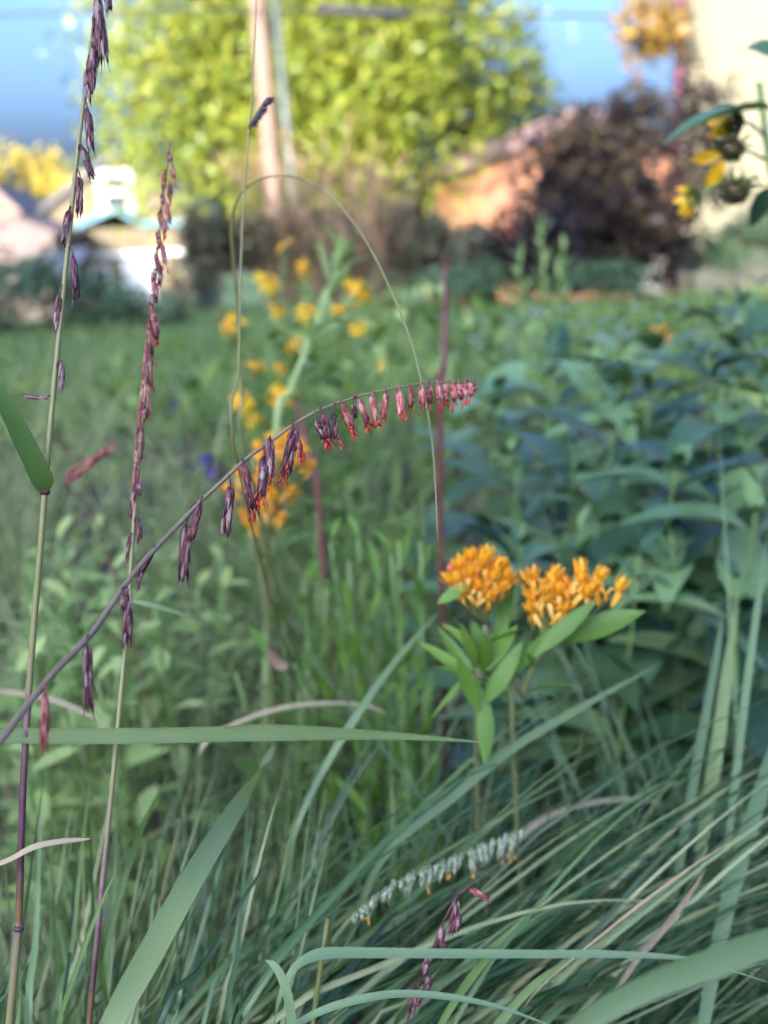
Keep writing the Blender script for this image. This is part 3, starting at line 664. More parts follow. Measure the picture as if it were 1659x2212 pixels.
# ---------------------------------------------------------------- single broad blades
def blade(label, pts, wtab, mat, rnd=.5, nrm=None, fold=.2, twist=0, n=28, cat='grass blade', name='grass_plant', rooted=True, r2=None):
    pts = [V(p) for p in pts]
    if rooted:
        p, q = pts[1], pts[0]; d = (q - p).normalized(); step = (q - p).length
        if d.z > -.35: d = (d + V((0, 0, -.35 - d.z))).normalized()
        if proj(q)[1] < 2190: d = (d * .55 + V((0, .55, -.8))).normalized()
        ctl = q + d * (q.z * .5); g_ = V((ctl.x + d.x * .04, ctl.y + d.y * .08, -.01)); m_ = max(3, int(q.z / max(step, .02)))
        ext = [(1 - u) ** 2 * q + 2 * u * (1 - u) * ctl + u * u * g_ for u in [k / m_ for k in range(1, m_ + 1)]]
        k0 = len(pts); frac = len(ext) / (len(ext) + k0 - 1); wtab = [(0, wtab[0][1] * .8)] + [(frac + (1 - frac) * a_, b_) for a_, b_ in wtab]
        pts = ext[::-1] + pts; n = int(n / (1 - frac))
    b = MB(); ps = spline(pts, n); b.ribbon(ps, [interp(wtab, i / n) for i in range(n + 1)], nrm=nrm if nrm is not None else -F, fold=fold, rnd=rnd, twist=twist, r2=r2)
    t = thing(name, (ps[0].x, ps[0].y, 0), label, cat); b.build('leaf_blade', G[mat], t); return t
blade('wide pale green blade lying level across the two upright stems', [P(-700, 1720, .30), P(-400, 1618, .298), P(-150, 1593, .298), P(0, 1590, .299), P(150, 1591, .30), P(300, 1591, .30), P(430, 1588, .30), P(600, 1584, .301), P(800, 1588, .304), P(950, 1596, .306), P(1068, 1606, .308)],
      [(0, .003), (.3, .0042), (.45, .0043), (.64, .0042), (.69, .0047), (.74, .0038), (.82, .0022), (.92, .0010), (1, .0001)], 'blade_p', .02, nrm=-F + UP * .35, fold=.45, n=44)
blade('wide pale blade rising diagonally through the tussock', [P(215, 2260, .278), P(255, 2185, .281), P(330, 2050, .292), P(420, 1890, .31), P(500, 1760, .345), P(560, 1665, .40), P(592, 1610, .45)],
      [(0, .005), (.3, .0070), (.5, .0066), (.7, .0056), (.85, .0046), (.95, .003), (1, .0008)], 'blade_p', .7, nrm=-F, fold=.25)
blade('bent teal blade arching from its sheath and running level to the right', [P(600, 2172, .325), P(625, 2110, .325), P(655, 2078, .325), (P(705, 2062, .326)), P(800, 2061, .328), P(950, 2062, .33), P(1150, 2063, .333), P(1350, 2064, .336), P(1500, 2075, .338), P(1659, 2122, .34)],
      [(0, .0015), (.2, .003), (.3, .0042), (.5, .0036), (.75, .0028), (1, .0003)], 'blade_t', .85, nrm=-F * .6 + UP, fold=.3, n=40)
blade('short teal blade hooked over beside the bent blade', [P(634, 2260, .305), P(630, 2212, .305), P(622, 2150, .305), P(606, 2105, .306), P(590, 2083, .307), P(572, 2073, .308)], [(0, .003), (.5, .0026), (.8, .002), (1, .0002)], 'blade_t', .8, n=20)
blade('shiny teal blade bowed along the lower edge of the tussock', [P(560, 2330, .31), P(620, 2235, .31), P(700, 2185, .312), P(800, 2158, .315), P(880, 2150, .318), P(980, 2158, .32), P(1080, 2178, .322), P(1200, 2220, .325)], [(0, .002), (.4, .003), (.7, .0025), (1, .0006)], 'blade_t', .9, nrm=UP - F * .5, fold=.5)
blade('broad soft teal blade leaning in front of the others', [P(1130, 2330, .205), P(1240, 2222, .205), P(1380, 2140, .205), P(1520, 2085, .205), P(1659, 2035, .206), P(1800, 2000, .21)], [(0, .002), (.3, .0046), (.7, .006), (1, .004)], 'blade_t', .55, fold=.2)
for lab, pts, w_, mt, rd in (
    ('upright broad blade of the clump by the broad-leaved plants', [P(1490, 1990, .50), P(1520, 1790, .51), P(1550, 1600, .52), P(1570, 1450, .53), P(1592, 1290, .55)], .0070, 'blade_p', .6),
    ('narrow upright blade beside the broad pale one', [P(1425, 2150, .48), P(1470, 1850, .49), P(1510, 1620, .51), P(1545, 1430, .53), P(1560, 1330, .54)], .0046, 'blade_t', .5),
    ('tall teal blade leaning right behind the pale upright one', [P(1510, 2260, .41), P(1560, 2000, .43), P(1620, 1780, .45), P(1680, 1600, .47), P(1760, 1400, .5)], .0075, 'blade_t', .45),
    ('long thin upright blade crossing the broad leaves', [P(1540, 2100, .46), P(1580, 1750, .48), P(1610, 1500, .5), P(1640, 1280, .52), P(1659, 1150, .55)], .004, 'blade_t', .7),
    ('blue-green blade slanting up to the orange flowers', [P(640, 1790, .42), P(700, 1660, .43), P(780, 1530, .44), P(860, 1420, .455), P(950, 1320, .47)], .0032, 'blade_t', .95),
    ('long straight blue-green blade pointing at the dark hollow', [P(830, 1850, .40), P(980, 1720, .42), P(1100, 1620, .44), P(1250, 1530, .46), P(1415, 1440, .48)], .0042, 'blade_t', .7),
    ('dark green thin blade beside the slim rosy stem', [P(225, 2100, .36), P(245, 1990, .365), P(275, 1880, .37), P(310, 1780, .38), P(365, 1670, .39)], .0022, 'blade', .3),
    ('fine yellow-green blade crossing the foot of the rosy stem', [P(115, 2300, .29), P(130, 2200, .29), P(170, 2080, .292), P(215, 1960, .295), P(254, 1875, .298)], .0013, 'blade', .9),
    ('thin pale blade slanting past the purple spike', [P(1000, 2300, .335), P(1060, 2230, .34), P(1150, 2130, .345), P(1230, 2070, .35)], .003, 'blade_p', .5),
    ('narrow lime blade slanting beside the purple spike', [P(930, 2250, .33), P(990, 2150, .335), P(1050, 2070, .34), P(1110, 1998, .345)], .0028, 'blade', .95),
    ('grey-mauve blade with a pointed tip leaning over the tussock', [P(1310, 2180, .385), P(1370, 2080, .385), P(1430, 2010, .388), P(1480, 1945, .39), P(1527, 1875, .392)], .0026, 'rachis', .6),
    ('thin straight straw line rising right over the tussock', [P(1160, 2140, .375), P(1260, 2052, .38), P(1400, 1940, .385), P(1500, 1868, .39), P(1600, 1805, .395)], .0009, 'dry', .5)):
    blade(lab, pts, [(0, w_ * .6), (.4, w_), (.7, w_ * .85), (.9, w_ * .4), (1, w_ * .05)], mt, rd, fold=.2)
blade('short dry-tipped blade crossing the tall green stem', [P(-120, 1900, .29), P(-30, 1875, .29), P(20, 1858, .29), P(70, 1832, .291), P(120, 1820, .293), P(175, 1814, .295), P(197, 1812, .296)], [(0, .0012), (.5, .0022), (.7, .0019), (.9, .0009), (1, .0001)], 'dry', .55, nrm=UP - F * .6)
for lab, pts, w_ in (('pale straw blade curving down behind the level green blade', [P(-60, 1495, .5), P(20, 1497, .5), P(90, 1508, .5), P(160, 1530, .5), P(240, 1570, .5)], .0042),
                     ('tan dry blade bowed across the middle of the bed', [P(440, 1610, .52), P(500, 1568, .53), P(600, 1532, .54), P(700, 1520, .55), P(790, 1525, .56), P(840, 1545, .56)], .0034),
                     ('tan arched blade lying over the tussock at the right', [P(1130, 1800, .56), P(1190, 1762, .57), P(1280, 1735, .58), P(1380, 1728, .59), P(1460, 1748, .6)], .0042),
                     ('straw blade sloping across the tussock top', [P(1090, 1860, .5), P(1150, 1790, .52), P(1230, 1745, .54), P(1300, 1725, .56)], .0030)):
    blade(lab, pts, [(0, w_ * .6), (.5, w_), (.8, w_ * .7), (1, w_ * .1)], 'dry', .6, nrm=UP - F * .5)

# ---------------------------------------------------------------- tussocks
def tussock(label, base, rad, specs, extra=(), mat='tuss', wd=(.0014, .0026), nind=0, group=None, cat='grass tussock', name='grass_tussock'):
    """specs: list of (count, azimuth centre, azimuth spread, length lo/hi, end elevation lo/hi)"""
    t = thing(name, (base[0], base[1], 0), label, cat, group); mass = MB(); k = 0
    todo = []
    for cnt, a0, da, (l0, l1), (e0, e1) in specs:
        for i in range(cnt): todo.append((a0, da, l0, l1, e0, e1))
    R.shuffle(todo)
    for a0, da, l0, l1, e0, e1 in todo:
        r_ = rad * math.sqrt(R.random()); q = R.uniform(0, 6.28)
        bp = V((base[0] + r_ * math.cos(q), base[1] + r_ * math.sin(q) * .8, -.005))
        n = 9; pts = arc(bp, a0 + R.gauss(0, da), R.uniform(l0, l1), R.uniform(1.25, 1.52), R.uniform(e0, e1), n, R.uniform(-.35, .35), R.uniform(1.2, 2.0))
        ww = bladew(R.uniform(*wd), n, .3)
        rd = R.random() * .72 if R.random() < .93 else 1.0
        tw = R.uniform(-1.2, 1.2)
        nr = rv() + V((0, -.6, .5))
        if k < nind:
            b = MB(); b.ribbon(pts, ww, nrm=nr, fold=.35, twist=tw, rnd=rd); b.build('leaf_blade', G[mat], t)
        else: mass.ribbon(pts, ww, nrm=nr, fold=.35, twist=tw, rnd=rd)
        k += 1
    for pts, w_, rd in extra:
        b = MB(); n = 16; b.ribbon(spline(pts, n), bladew(w_, n, .4), nrm=-F + rv(.5), fold=.35, twist=R.uniform(-.9, .9), rnd=rd); b.build('leaf_blade', G[mat], t)
    if mass.v: tag(mass.build('leaf_mass', G[mat], t), None, None, kind='stuff')
    return t
EX = []
def ex_blade(x0, d0, tx, ty, d1, bow, w_):
    a = P(x0, 2300, d0); e = P(tx, ty, d1); g_ = V((-.045 + R.uniform(-.07, .07) + (a.x + .045) * .35, .33 + R.uniform(-.04, .06), -.005))
    m1 = a.lerp(e, .35) + UP * bow; m2 = a.lerp(e, .7) + UP * bow * .9
    EX.append(([g_, g_.lerp(a, .55) + V((0, 0, .02)), a, m1, m2, e], w_, R.choice((.05, .15, .3, .4, .5, .62, .75, .9)) + R.uniform(-.06, .06)))
for k in range(95):
    x0 = R.uniform(-20, 640); ex_blade(x0, R.uniform(.34, .44), x0 + R.gauss(90, 70) + (x0 - 200) * .15, R.uniform(1640, 2020), R.uniform(.38, .5), R.uniform(0, .008), R.uniform(.0013, .0026))
for k in range(125):
    x0 = R.uniform(330, 1200); r_ = R.uniform(300, 950); ex_blade(x0, R.uniform(.35, .46), x0 + r_, 2260 - r_ * R.uniform(.25, .85) - R.uniform(0, 120), R.uniform(.40, .56), R.uniform(.004, .022), R.uniform(.0014, .0030))
tussock('dense dark green grass tussock sweeping to the right under the level blade', (-.045, .365), .085,
        [(170, .3, .35, (.40, .58), (-.25, .45)), (100, 1.0, .5, (.36, .48), (.6, 1.25)), (50, 1.9, .8, (.34, .44), (.9, 1.4)), (80, .05, .25, (.44, .62), (-.5, .1))], nind=70, wd=(.0018, .0040), extra=EX)
tussock('low grass tussock spreading level blades behind the tall teal clump', (.12, .60), .10, [(150, .1, 1.2, (.36, .52), (-.8, .1)), (70, 2.6, .9, (.35, .45), (-.5, .5))], wd=(.002, .0035))
tussock('pale grass tussock arching behind the pale flowering spike', (.03, .80), .10, [(110, .3, 1.6, (.35, .55), (-.9, .2)), (60, 2.8, .8, (.35, .5), (-.6, .4))], mat='grey', wd=(.0018, .0034))
tussock('wispy grass tuft behind the slim rosy stem', (-.20, .66), .10, [(120, 1.2, 1.6, (.32, .5), (-.2, 1.2))], mat='grey')
tussock('clump of tall teal blades in front of the broad-leaved plants', (.17, .47), .05, [(34, 1.2, 1.1, (.4, .58), (.3, 1.3))], mat='blade_t', wd=(.003, .006), nind=40)
tussock('fine upright grass tuft at the foot of the tall green stem', (-.16, .46), .07, [(130, 1.2, 1.2, (.27, .42), (.4, 1.4))], wd=(.0014, .0026))
for i, (x, y, lab) in enumerate(((-.55, 1.4, 'grey-green grass tuft below the lawn edge'), (-.3, 1.75, 'wispy grey tuft under the yellow flowers'), (-.75, 2.1, 'wide grey grass tuft against the lawn'), (-.1, 1.15, 'grass tuft below the hanging orange flowers'), (-.4, 1.0, 'loose arching grass tuft behind the pale herbs'))):
    tussock(lab, (x, y), .14, [(100, 1.5, 2.2, (.35, .65), (-.9, 1.0))], mat='grey', wd=(.0025, .0045))

# ---------------------------------------------------------------- leaf and flower meshes
def unit_leaf(name, mat, W=.32, droop=.25, fold=.3, n=7, peak=.4, curl=0, serr=0):
    b = MB(); pts = []
    for i in range(n + 1):
        s = i / n; pts.append(V((curl * s * s, s * (1 - .12 * droop), -droop * s * s)))
    b.ribbon(pts, leafw(W, n, peak), nrm=(0, 0, 1), fold=fold, rnd=.5); return b.mesh(name, mat)
BROAD = [unit_leaf('broad_leaf', G['broad'], W, d, .3, 8, .36, c) for W, d, c in ((.40, .25, .05), (.44, .45, -.08), (.38, .6, .1), (.42, .85, 0))]
MILK = [unit_leaf('milkweed_leaf', G['weed_leaf'], W, d, .35, 7, .5, c) for W, d, c in ((.2, .1, 0), (.24, -.2, .1), (.22, .3, -.1))]
HERB = [unit_leaf('herb_leaf', G['herb'], W, d, .25, 5, .5) for W, d in ((.35, .2), (.28, .4))]
PHERB = [unit_leaf('pale_leaf', G['pherb'], W, d, .25, 5, .58) for W, d in ((.42, .15), (.36, .35))]
def weed_flower():
    b = MB()
    for k in range(5):
        a = k * 2 * math.pi / 5; o = V((math.cos(a), math.sin(a), 0)); c = V((0, 0, 1))
        h_ = [o * .12 + c * .42, o * .25 + c * .55, o * .31 + c * .78, o * .27 + c * 1.02]
        b.ribbon(h_, [.1, .19, .2, .06], nrm=o, fold=-.6, rnd=R.random(), mi=0)
        b.tube([o * .1 + c * .6, o * .04 + c * .98], [.03, .015], 4, .9)
        a += math.pi / 5; o = V((math.cos(a), math.sin(a), 0))
        p_ = [o * .08 + c * .40, o * .26 + c * .36, o * .34 + c * .14, o * .32 - c * .12, o * .36 - c * .22]
        b.ribbon(p_, [.1, .2, .21, .14, .03], nrm=o, fold=.25, rnd=R.random(), mi=1)
    b.tube([V((0, 0, .3)), V((0, 0, .8))], [.1, .13], 6, .2)
    return b.mesh('orange_flower', [G['orange'], G['orange2']])
WF = [weed_flower() for i in range(3)]
def ray_flower(nm, n, mat, L=.5, W=.2, dr=.15, disc=.17, dh=.16):
    b = MB()
    for k in range(n):
        a = k * 2 * math.pi / n + R.uniform(-.1, .1); o = V((math.cos(a), math.sin(a), 0)); d = R.uniform(.2, 1.4) * dr
        pts = [o * (.1 + (L - .1) * i / 5) + V((0, 0, -d * (i / 5) ** 2)) for i in range(6)]
        b.ribbon(pts, [W * .4, W * .8, W, W, W * .8, W * .25], nrm=(0, 0, 1), fold=.15, rnd=R.random())
    vs = []; fs = []; m_ = 8
    for i in range(4):
        for j in range(m_):
            g = 2 * math.pi * j / m_; q = i / 4 * math.pi / 2
            vs.append(V((disc * math.cos(q) * math.cos(g), disc * math.cos(q) * math.sin(g), dh * math.sin(q) - .02)))
    vs.append(V((0, 0, dh - .02)))
    for i in range(3):
        for j in range(m_): fs.append((i * m_ + j, i * m_ + (j + 1) % m_, (i + 1) * m_ + (j + 1) % m_, (i + 1) * m_ + j))
    for j in range(m_): fs.append((3 * m_ + j, 3 * m_ + (j + 1) % m_, 4 * m_))
    b.add(vs, fs, .5, mi=1)
    return b.mesh(nm, [mat, G['disc']])
YF = [ray_flower('yellow_flower_head', 9, G['yellow'], .5, .22, .25, .12, .13), ray_flower('yellow_flower_head', 7, G['yellow'], .5, .24, .5, .13, .15), ray_flower('yellow_flower_head', 6, G['yellow'], .48, .26, .35, .11, .16)]

# ---------------------------------------------------------------- butterfly weed
def umbel(t, c, size, dirs, up=V((0, 0, 1)), fs=.0095, root=None, buds=0):
    c = V(c); root = V(root) if root is not None else c - V((0, 0, size * 1.3))
    b = MB(); fl = []
    for d in dirs:
        d = V(d).normalized(); p = c + V((d.x * size, d.y * size, d.z * size)); fl.append((p, (d * .6 + up * .75).normalized()))
        b.tube(spline([root, root.lerp(p, .5) + d * size * .15, p + (d * .3 + up).normalized() * fs * .3], 4), .0004, 4, .6)
    o = b.build('umbel', G['weed_stem'], t)
    for p, d in fl:
        put(R.choice(WF), 'flower', o, frame(p, perp(d), d, fs * R.uniform(.9, 1.1)) @ Matrix.Rotation(R.uniform(0, 6), 4, 'Z'))
    for i in range(buds):
        b = MB(); p = c + rv(size * .9); b.spindle(p, p + V((0, 0, fs * .5)), fs * .17, .5, 6, .6); b.build('bud', G['bud'], o)
def dome(n, lo=-.25, seed=0):
    out = []
    for i in range(n):
        z = 1 - (1 - lo) * (i + .5) / n; a = i * 2.39996 + seed; r_ = math.sqrt(max(0, 1 - z * z)); out.append(V((r_ * math.cos(a), r_ * math.sin(a), z)))
    return out
def stem_leaves(t, pts, mats, n, L, t0=.35, t1=.98, name='leaf', droop=.0, ang=.9, opp=False, start=0.):
    k = len(pts) - 1
    for i in range(n):
        u = t0 + (t1 - t0) * i / max(1, n - 1); j = min(int(u * k), k - 1); p = pts[j].lerp(pts[j + 1], u * k - j); ax = (pts[j + 1] - pts[j]).normalized()
        for s_ in ((0, math.pi) if opp else (0,)):
            a = start + (i * math.pi / 2 if opp else i * 2.4) + s_ + R.uniform(-.25, .25)
            x = rot(perp(ax), ax, a); e = ang + R.uniform(-.25, .25); d = ax * math.cos(e) + x * math.sin(e)
            ll = L * R.uniform(.8, 1.15) * (1 - .45 * max(0, (u - .6) / .4))
            put(R.choice(mats), name, t, frame(p + x * .0008, d, ax * math.sin(e) - x * math.cos(e), ll))
D = .435
c1 = P(1045, 1265, D); b0 = V((P(1040, 1500, .46).x, P(1040, 1500, .46).y + .03, 0))
t = thing('butterfly_weed', b0, 'sharp orange domed flower cluster on a leafy stem below the red spike', 'flower')
st = spline([b0, P(1030, 1620, .45), P(1042, 1480, .44), P(1048, 1350, D)], 14); b = MB(); b.tube(st, .0013, 6, .3); b.build('stem', G['weed_stem'], t)
umbel(t, c1 - UP * .001 - RT * .0015, .0076, dome(24, -.5), fs=.0096, root=P(1048, 1348, D), buds=0)
b = MB(); p = P(974, 1228, D - .006); b.spindle(p - UP * .0015, p + UP * .0025, .0016, .6, 6, .5); b.build('bud', G['bud'], t)
stem_leaves(t, st, MILK, 9, .030, .45, .9, ang=.85)
def leafpx(t, a, b_, mats, up=None, sx=1.0, name='leaf'):
    a = P(*a); b_ = P(*b_); L = (b_ - a).length; mm = frame(a, b_ - a, up if up is not None else (-F + UP * .6), L, L * sx); put(R.choice(mats), name, t, mm)
leafpx(t, (1015, 1262, D - .010), (943, 1302, D - .012), MILK, sx=1.7)
leafpx(t, (1075, 1410, D), (1115, 1195, D + .01), MILK, sx=.75)
leafpx(t, (1040, 1480, D), (905, 1380, D), MILK, sx=.8); leafpx(t, (1045, 1510, D), (945, 1345, D + .01), MILK, sx=.8)
leafpx(t, (1050, 1430, D), (975, 1335, D - .005), MILK, sx=.9); leafpx(t, (1048, 1520, D), (1130, 1400, D - .01), MILK, sx=1.2)
leafpx(t, (1050, 1450, D), (1108, 1345, D), MILK, sx=1.2); leafpx(t, (1040, 1540, D), (960, 1420, D - .01), MILK, sx=.9)
b1 = b0 + V((.035, .01, 0))
t = thing('butterfly_weed', b1, 'looser orange flower cluster half covered by a green leaf', 'flower')
st = spline([b1, P(1110, 1640, .45), P(1130, 1500, .44), P(1172, 1400, D)], 14); b = MB(); b.tube(st, .0012, 6, .3); b.build('stem', G['weed_stem'], t)
for (x, y, n) in ((1166, 1285, 4), (1192, 1322, 6), (1235, 1294, 3), (1264, 1284, 4), (1302, 1305, 3), (1184, 1352, 3)):
    umbel(t, P(x, y, D + R.uniform(-.004, .006)), .0044, dome(n, -.1, R.uniform(0, 6)), fs=.0094, root=P(1185, 1400, D))
leafpx(t, (1150, 1420, D - .012), (1288, 1292, D - .016), MILK, sx=1.05); leafpx(t, (1200, 1390, D), (1375, 1318, D + .004), MILK, sx=1.2); leafpx(t, (1160, 1410, D), (1215, 1345, D - .012), MILK, sx=1.1)
stem_leaves(t, st, MILK, 6, .028, .4, .85, ang=.9)
# a fainter one behind the spike, and leafy shoots
b2 = V((P(575, 1500, .72).x, P(575, 1500, .72).y, 0))
t = thing('butterfly_weed', b2, 'blurred orange flower clusters right behind the drooping red anthers', 'flower')
for (x, y, n) in ((605, 1000, 10), (590, 1085, 9), (572, 1135, 8), (545, 1075, 6), (630, 1015, 6)):
    c = P(x, y, .66 + R.uniform(-.01, .02)); umbel(t, c, .010, dome(n, -.2), fs=.0105, root=P(x - 8, y + 70, .67))
    st = spline([b2, P(580, 1400, .69), P(x - 8, y + 70, .67)], 8); b = MB(); b.tube(st, .0012, 5, .4); b.build('stem', G['weed_stem'], t)
stem_leaves(t, st, MILK, 10, .035, .35, .95)
for i, (px, py, d, lab) in enumerate(((750, 1190, .62, 'lime leafy shoot below the hanging bare stem'), (880, 1180, .60, 'lime shoot under the hanging bare stem tip'), (820, 1240, .66, 'lime shoot between the orange clusters'), (690, 1250, .68, 'lime shoot beside the blurred orange flowers'))):
    for j in range(3):
        tp = P(px + R.uniform(-40, 40), py + R.uniform(-30, 30), d); bb = V((tp.x + R.uniform(-.02, .02), tp.y + R.uniform(-.01, .03), 0))
        if j == 0: t = thing('milkweed_shoot', bb, lab, 'plant'); 
        st = spline([bb, bb.lerp(tp, .5) + V((.005, 0, .02)), tp], 12); b = MB(); b.tube(st, .0011, 5, .5); b.build('stem', G['bstem'], t)
        stem_leaves(t, st, MILK, 14, .034, .45, 1., ang=.55)

# ---------------------------------------------------------------- broad-leaved plants at the right
BPOS = [(1330, 880, .80), (1470, 960, .74), (1120, 1010, .88), (1560, 830, .82), (1290, 790, .95), (1180, 880, 1.05), (1400, 850, .92), (1500, 760, 1.0), (1600, 900, .85), (1350, 1010, .82), (1240, 960, .85), (1550, 1040, .78), (1130, 1130, .72), (1640, 730, .95),
        (1080, 880, 1.2), (1420, 700, 1.25), (1200, 730, 1.4), (1330, 700, 1.5), (1560, 640, 1.3), (1100, 980, 1.0), (1450, 1150, .72), (1640, 1050, .7), (1250, 1150, .75), (1380, 1200, .7), (1590, 1250, .66)]
NB = len(BPOS)
BPOS += [(1480, 690, 1.0), (1600, 660, .95), (1360, 745, .98), (1180, 770, 1.0), (1075, 800, 1.02), (1545, 720, .9), (1640, 620, 1.1), (1270, 710, 1.15)]
for i, (px, py, d) in enumerate(BPOS):
    tp = P(px, py, d); bb = V((tp.x + R.uniform(-.03, .03), tp.y + R.uniform(-.02, .05), 0))
    t = thing('broad_leaved_plant', bb, 'dark green plant with paired pointed leaves in the stand right of the orange flowers' if i < NB else 'taller paired-leaf plant whose top rises over the broad-leaved stand', 'plant', 'broad-leaved plants at the right of the bed' if i < NB else 'taller plants over the broad-leaved stand')
    st = spline([bb, bb.lerp(tp, .5) + rv(.015), tp], 14); b = MB(); b.tube(st, [.0024 - .0001 * k for k in range(15)], 6, .4); b.build('stem', G['bstem'], t)
    stem_leaves(t, st, BROAD, 5, R.uniform(.10, .13) * max(1, min(1.3, d / .95)), .45, .93, ang=.95, opp=True, start=R.uniform(0, 3))
    stem_leaves(t, st, BROAD, 2, .042, .96, 1.0, ang=.5, opp=True)
# pale blue asters above them
for (px, py, d, lab) in ((1195, 690, 1.9, 'pale blue aster spray below the pale narrow-leaved shoot'), (1080, 715, 1.9, 'pale blue aster spray beside the dry red stem'), (1360, 700, 1.8, 'pale blue aster spray beside the tiny orange flower cluster')):
    tp = P(px, py, d); bb = V((tp.x, tp.y + .03, 0)); t = thing('aster', bb, lab, 'flower', 'pale blue asters')
    b = MB(); c = MB(); 
    for j in range(16):
        q = tp + V((R.uniform(-.05, .05), R.uniform(-.04, .04), R.uniform(-.05, .03))); b.tube(spline([bb, bb.lerp(q, .6), q], 5), .0012, 4, .5)
        for k in range(8):
            a = k * .785; o = V((math.cos(a), math.sin(a), R.uniform(0, .5))) * .009; c.ribbon([q, q + o * .5, q + o], [.002, .004, .001], rnd=R.random())
    b.build('stem_spray', G['bstem'], t); tag(c.build('flower_spray', G['lilac'], t), None, None, kind='stuff')
c = P(1425, 738, 1.35)
t = thing('butterfly_weed', (c.x, c.y, 0), 'tiny orange flower cluster peeping above the broad-leaved plants', 'flower')
b = MB(); b.tube([(c.x, c.y, 0), c], .0015, 5); b.build('stem', G['weed_stem'], t); umbel(t, c, .009, dome(10, -.2), fs=.0105, root=c - V((0, 0, .02)))

# ---------------------------------------------------------------- yellow flowers
bb = P(650, 980, 1.22); bb = V((bb.x, bb.y, 0))
YP = [(615, 523, 1.25, 26), (580, 603, 1.15, 34), (665, 580, 1.2, 25), (785, 622, 1.2, 32), (600, 665, 1.2, 26), (663, 672, 1.15, 26), (727, 657, 1.25, 22), (772, 707, 1.15, 19), (818, 788, 1.15, 17), (485, 690, 1.15, 32), (626, 735, 1.15, 25), (550, 780, 1.2, 26), (525, 862, 1.1, 30), (588, 855, 1.1, 33), (745, 600, 1.3, 20), (610, 790, 1.25, 18), (540, 905, 1.15, 22)]
t = None
for i, (px, py, d, s_) in enumerate(YP):
    if i % 4 == 0:
        bx = bb + V((R.uniform(-.1, .1), R.uniform(-.05, .1), 0))
        t = thing('yellow_coneflower', bx, ('yellow coneflower plant reaching highest behind the narrow-leaved shoot', 'yellow coneflower plant with heads around the arching bare stem', 'yellow coneflower plant with scattered small heads', 'low yellow coneflower plant with its heads near the red spike', 'yellow coneflower plant tucked behind the others')[i // 4], 'flower', None)
    p = P(px, py, d); st = spline([bx, bx.lerp(p, .55) + V((R.uniform(-.02, .02), .02, .03)), p], 10); b = MB(); b.tube(st, .0014, 5, .4); b.build('stem', G['bstem'], t)
    stem_leaves(t, st, HERB, 7, .06, .2, .85, ang=.9)
    nn = (V((R.uniform(-1.1, 1.1), -R.uniform(.0, .8), R.uniform(.15, 1.0)))).normalized()
    put(R.choice(YF), 'flower_head', t, frame(p, perp(nn), nn, s_ * 2 * d / FPX * 1.02))
# narrow-leaved light green shoot in front of them
np_ = [(560, 1200, .80), (595, 960, .80), (625, 850, .80), (660, 760, .80), (695, 670, .80), (725, 590, .80), (742, 540, .80)]
N3 = [P(*q) for q in np_]; bb = V((N3[0].x - .02, N3[0].y, 0))
t = thing('narrow_leaved_shoot', bb, 'light green leaning shoot with narrow leaves and a bushy tip', 'plant')
st = spline([bb, N3[0] * .5 + bb * .5] + N3[1:], 26); b = MB(); b.tube(st, [.0036 - .00008 * k for k in range(27)], 6, .7); b.build('stem', G['shoot'], t)
NL = [unit_leaf('narrow_leaf', G['shoot'], .20, d_, .3, 5, .4) for d_ in (.1, -.2, .3)]
stem_leaves(t, st, NL, 24, .042, .5, .97, ang=1.0); stem_leaves(t, st, NL, 18, .024, .92, 1.0, ang=.55)
t2 = P(1190, 470, 1.6); bb = V((t2.x, t2.y, 0))
t = thing('narrow_leaved_shoot', bb, 'pale upright shoot with narrow leaves before the purple shrub', 'plant')
for dx in (-50, 0, 45):
    e = P(1170 + dx, 480 + abs(dx) * 1.3, 1.6); st = spline([bb, bb.lerp(e, .6), e], 14); b = MB(); b.tube(st, .002, 5); b.build('stem', G['bstem'], t); stem_leaves(t, st, NL, 26, .05, .5, 1.0, ang=.7)
# red dried stems
for (a, c, lab) in (((962, 570, .72), (950, 1000, .72), 'upright dry red stem above the spike tip'), ((640, 870, .8), (690, 1120, .8), 'dry red stem leaning behind the blurred orange flowers')):
    q0 = P(*a); q1 = P(*c); e = V((q1.x + (q1.x - q0.x) * .3, q1.y + .01, 0)); b = MB(); pts = spline([e, q1, q1.lerp(q0, .5) + V((.001, 0, 0)), q0], 24)
    b.tube(pts, [.0021 + R.uniform(-.0003, .0004) - (.0006 if k > 21 else 0) for k in range(25)], 7, R.random()); 
    for k in range(8, 25):
        p = pts[k]; 
        for j in range(2): o = rv(.0045) + V((0, 0, .004)); b.spindle(p, p + o, .0009, R.random(), 4)
    t = thing('dry_plant', e, lab, 'dry plant'); b.build('stem', G['redstem'], t)
b = MB(); a0 = P(142, 1048, .55); a1 = P(236, 968, .55); b.tube(spline([V((a0.x - .02, a0.y + .35, 0)), a0 + V((-.012, .12, -.08)), a0, a1], 12), .0005, 5, .4)
for k in range(40):
    p = a0.lerp(a1, R.random()); o = (a1 - a0).normalized() * .005 + rv(.0022); b.spindle(p, p + o, .0009, R.random(), 4)
tag(b.build('pink_spike', G['sp_pink']), 'short blurred pink grass spike between the two upright stems', 'grass spike')

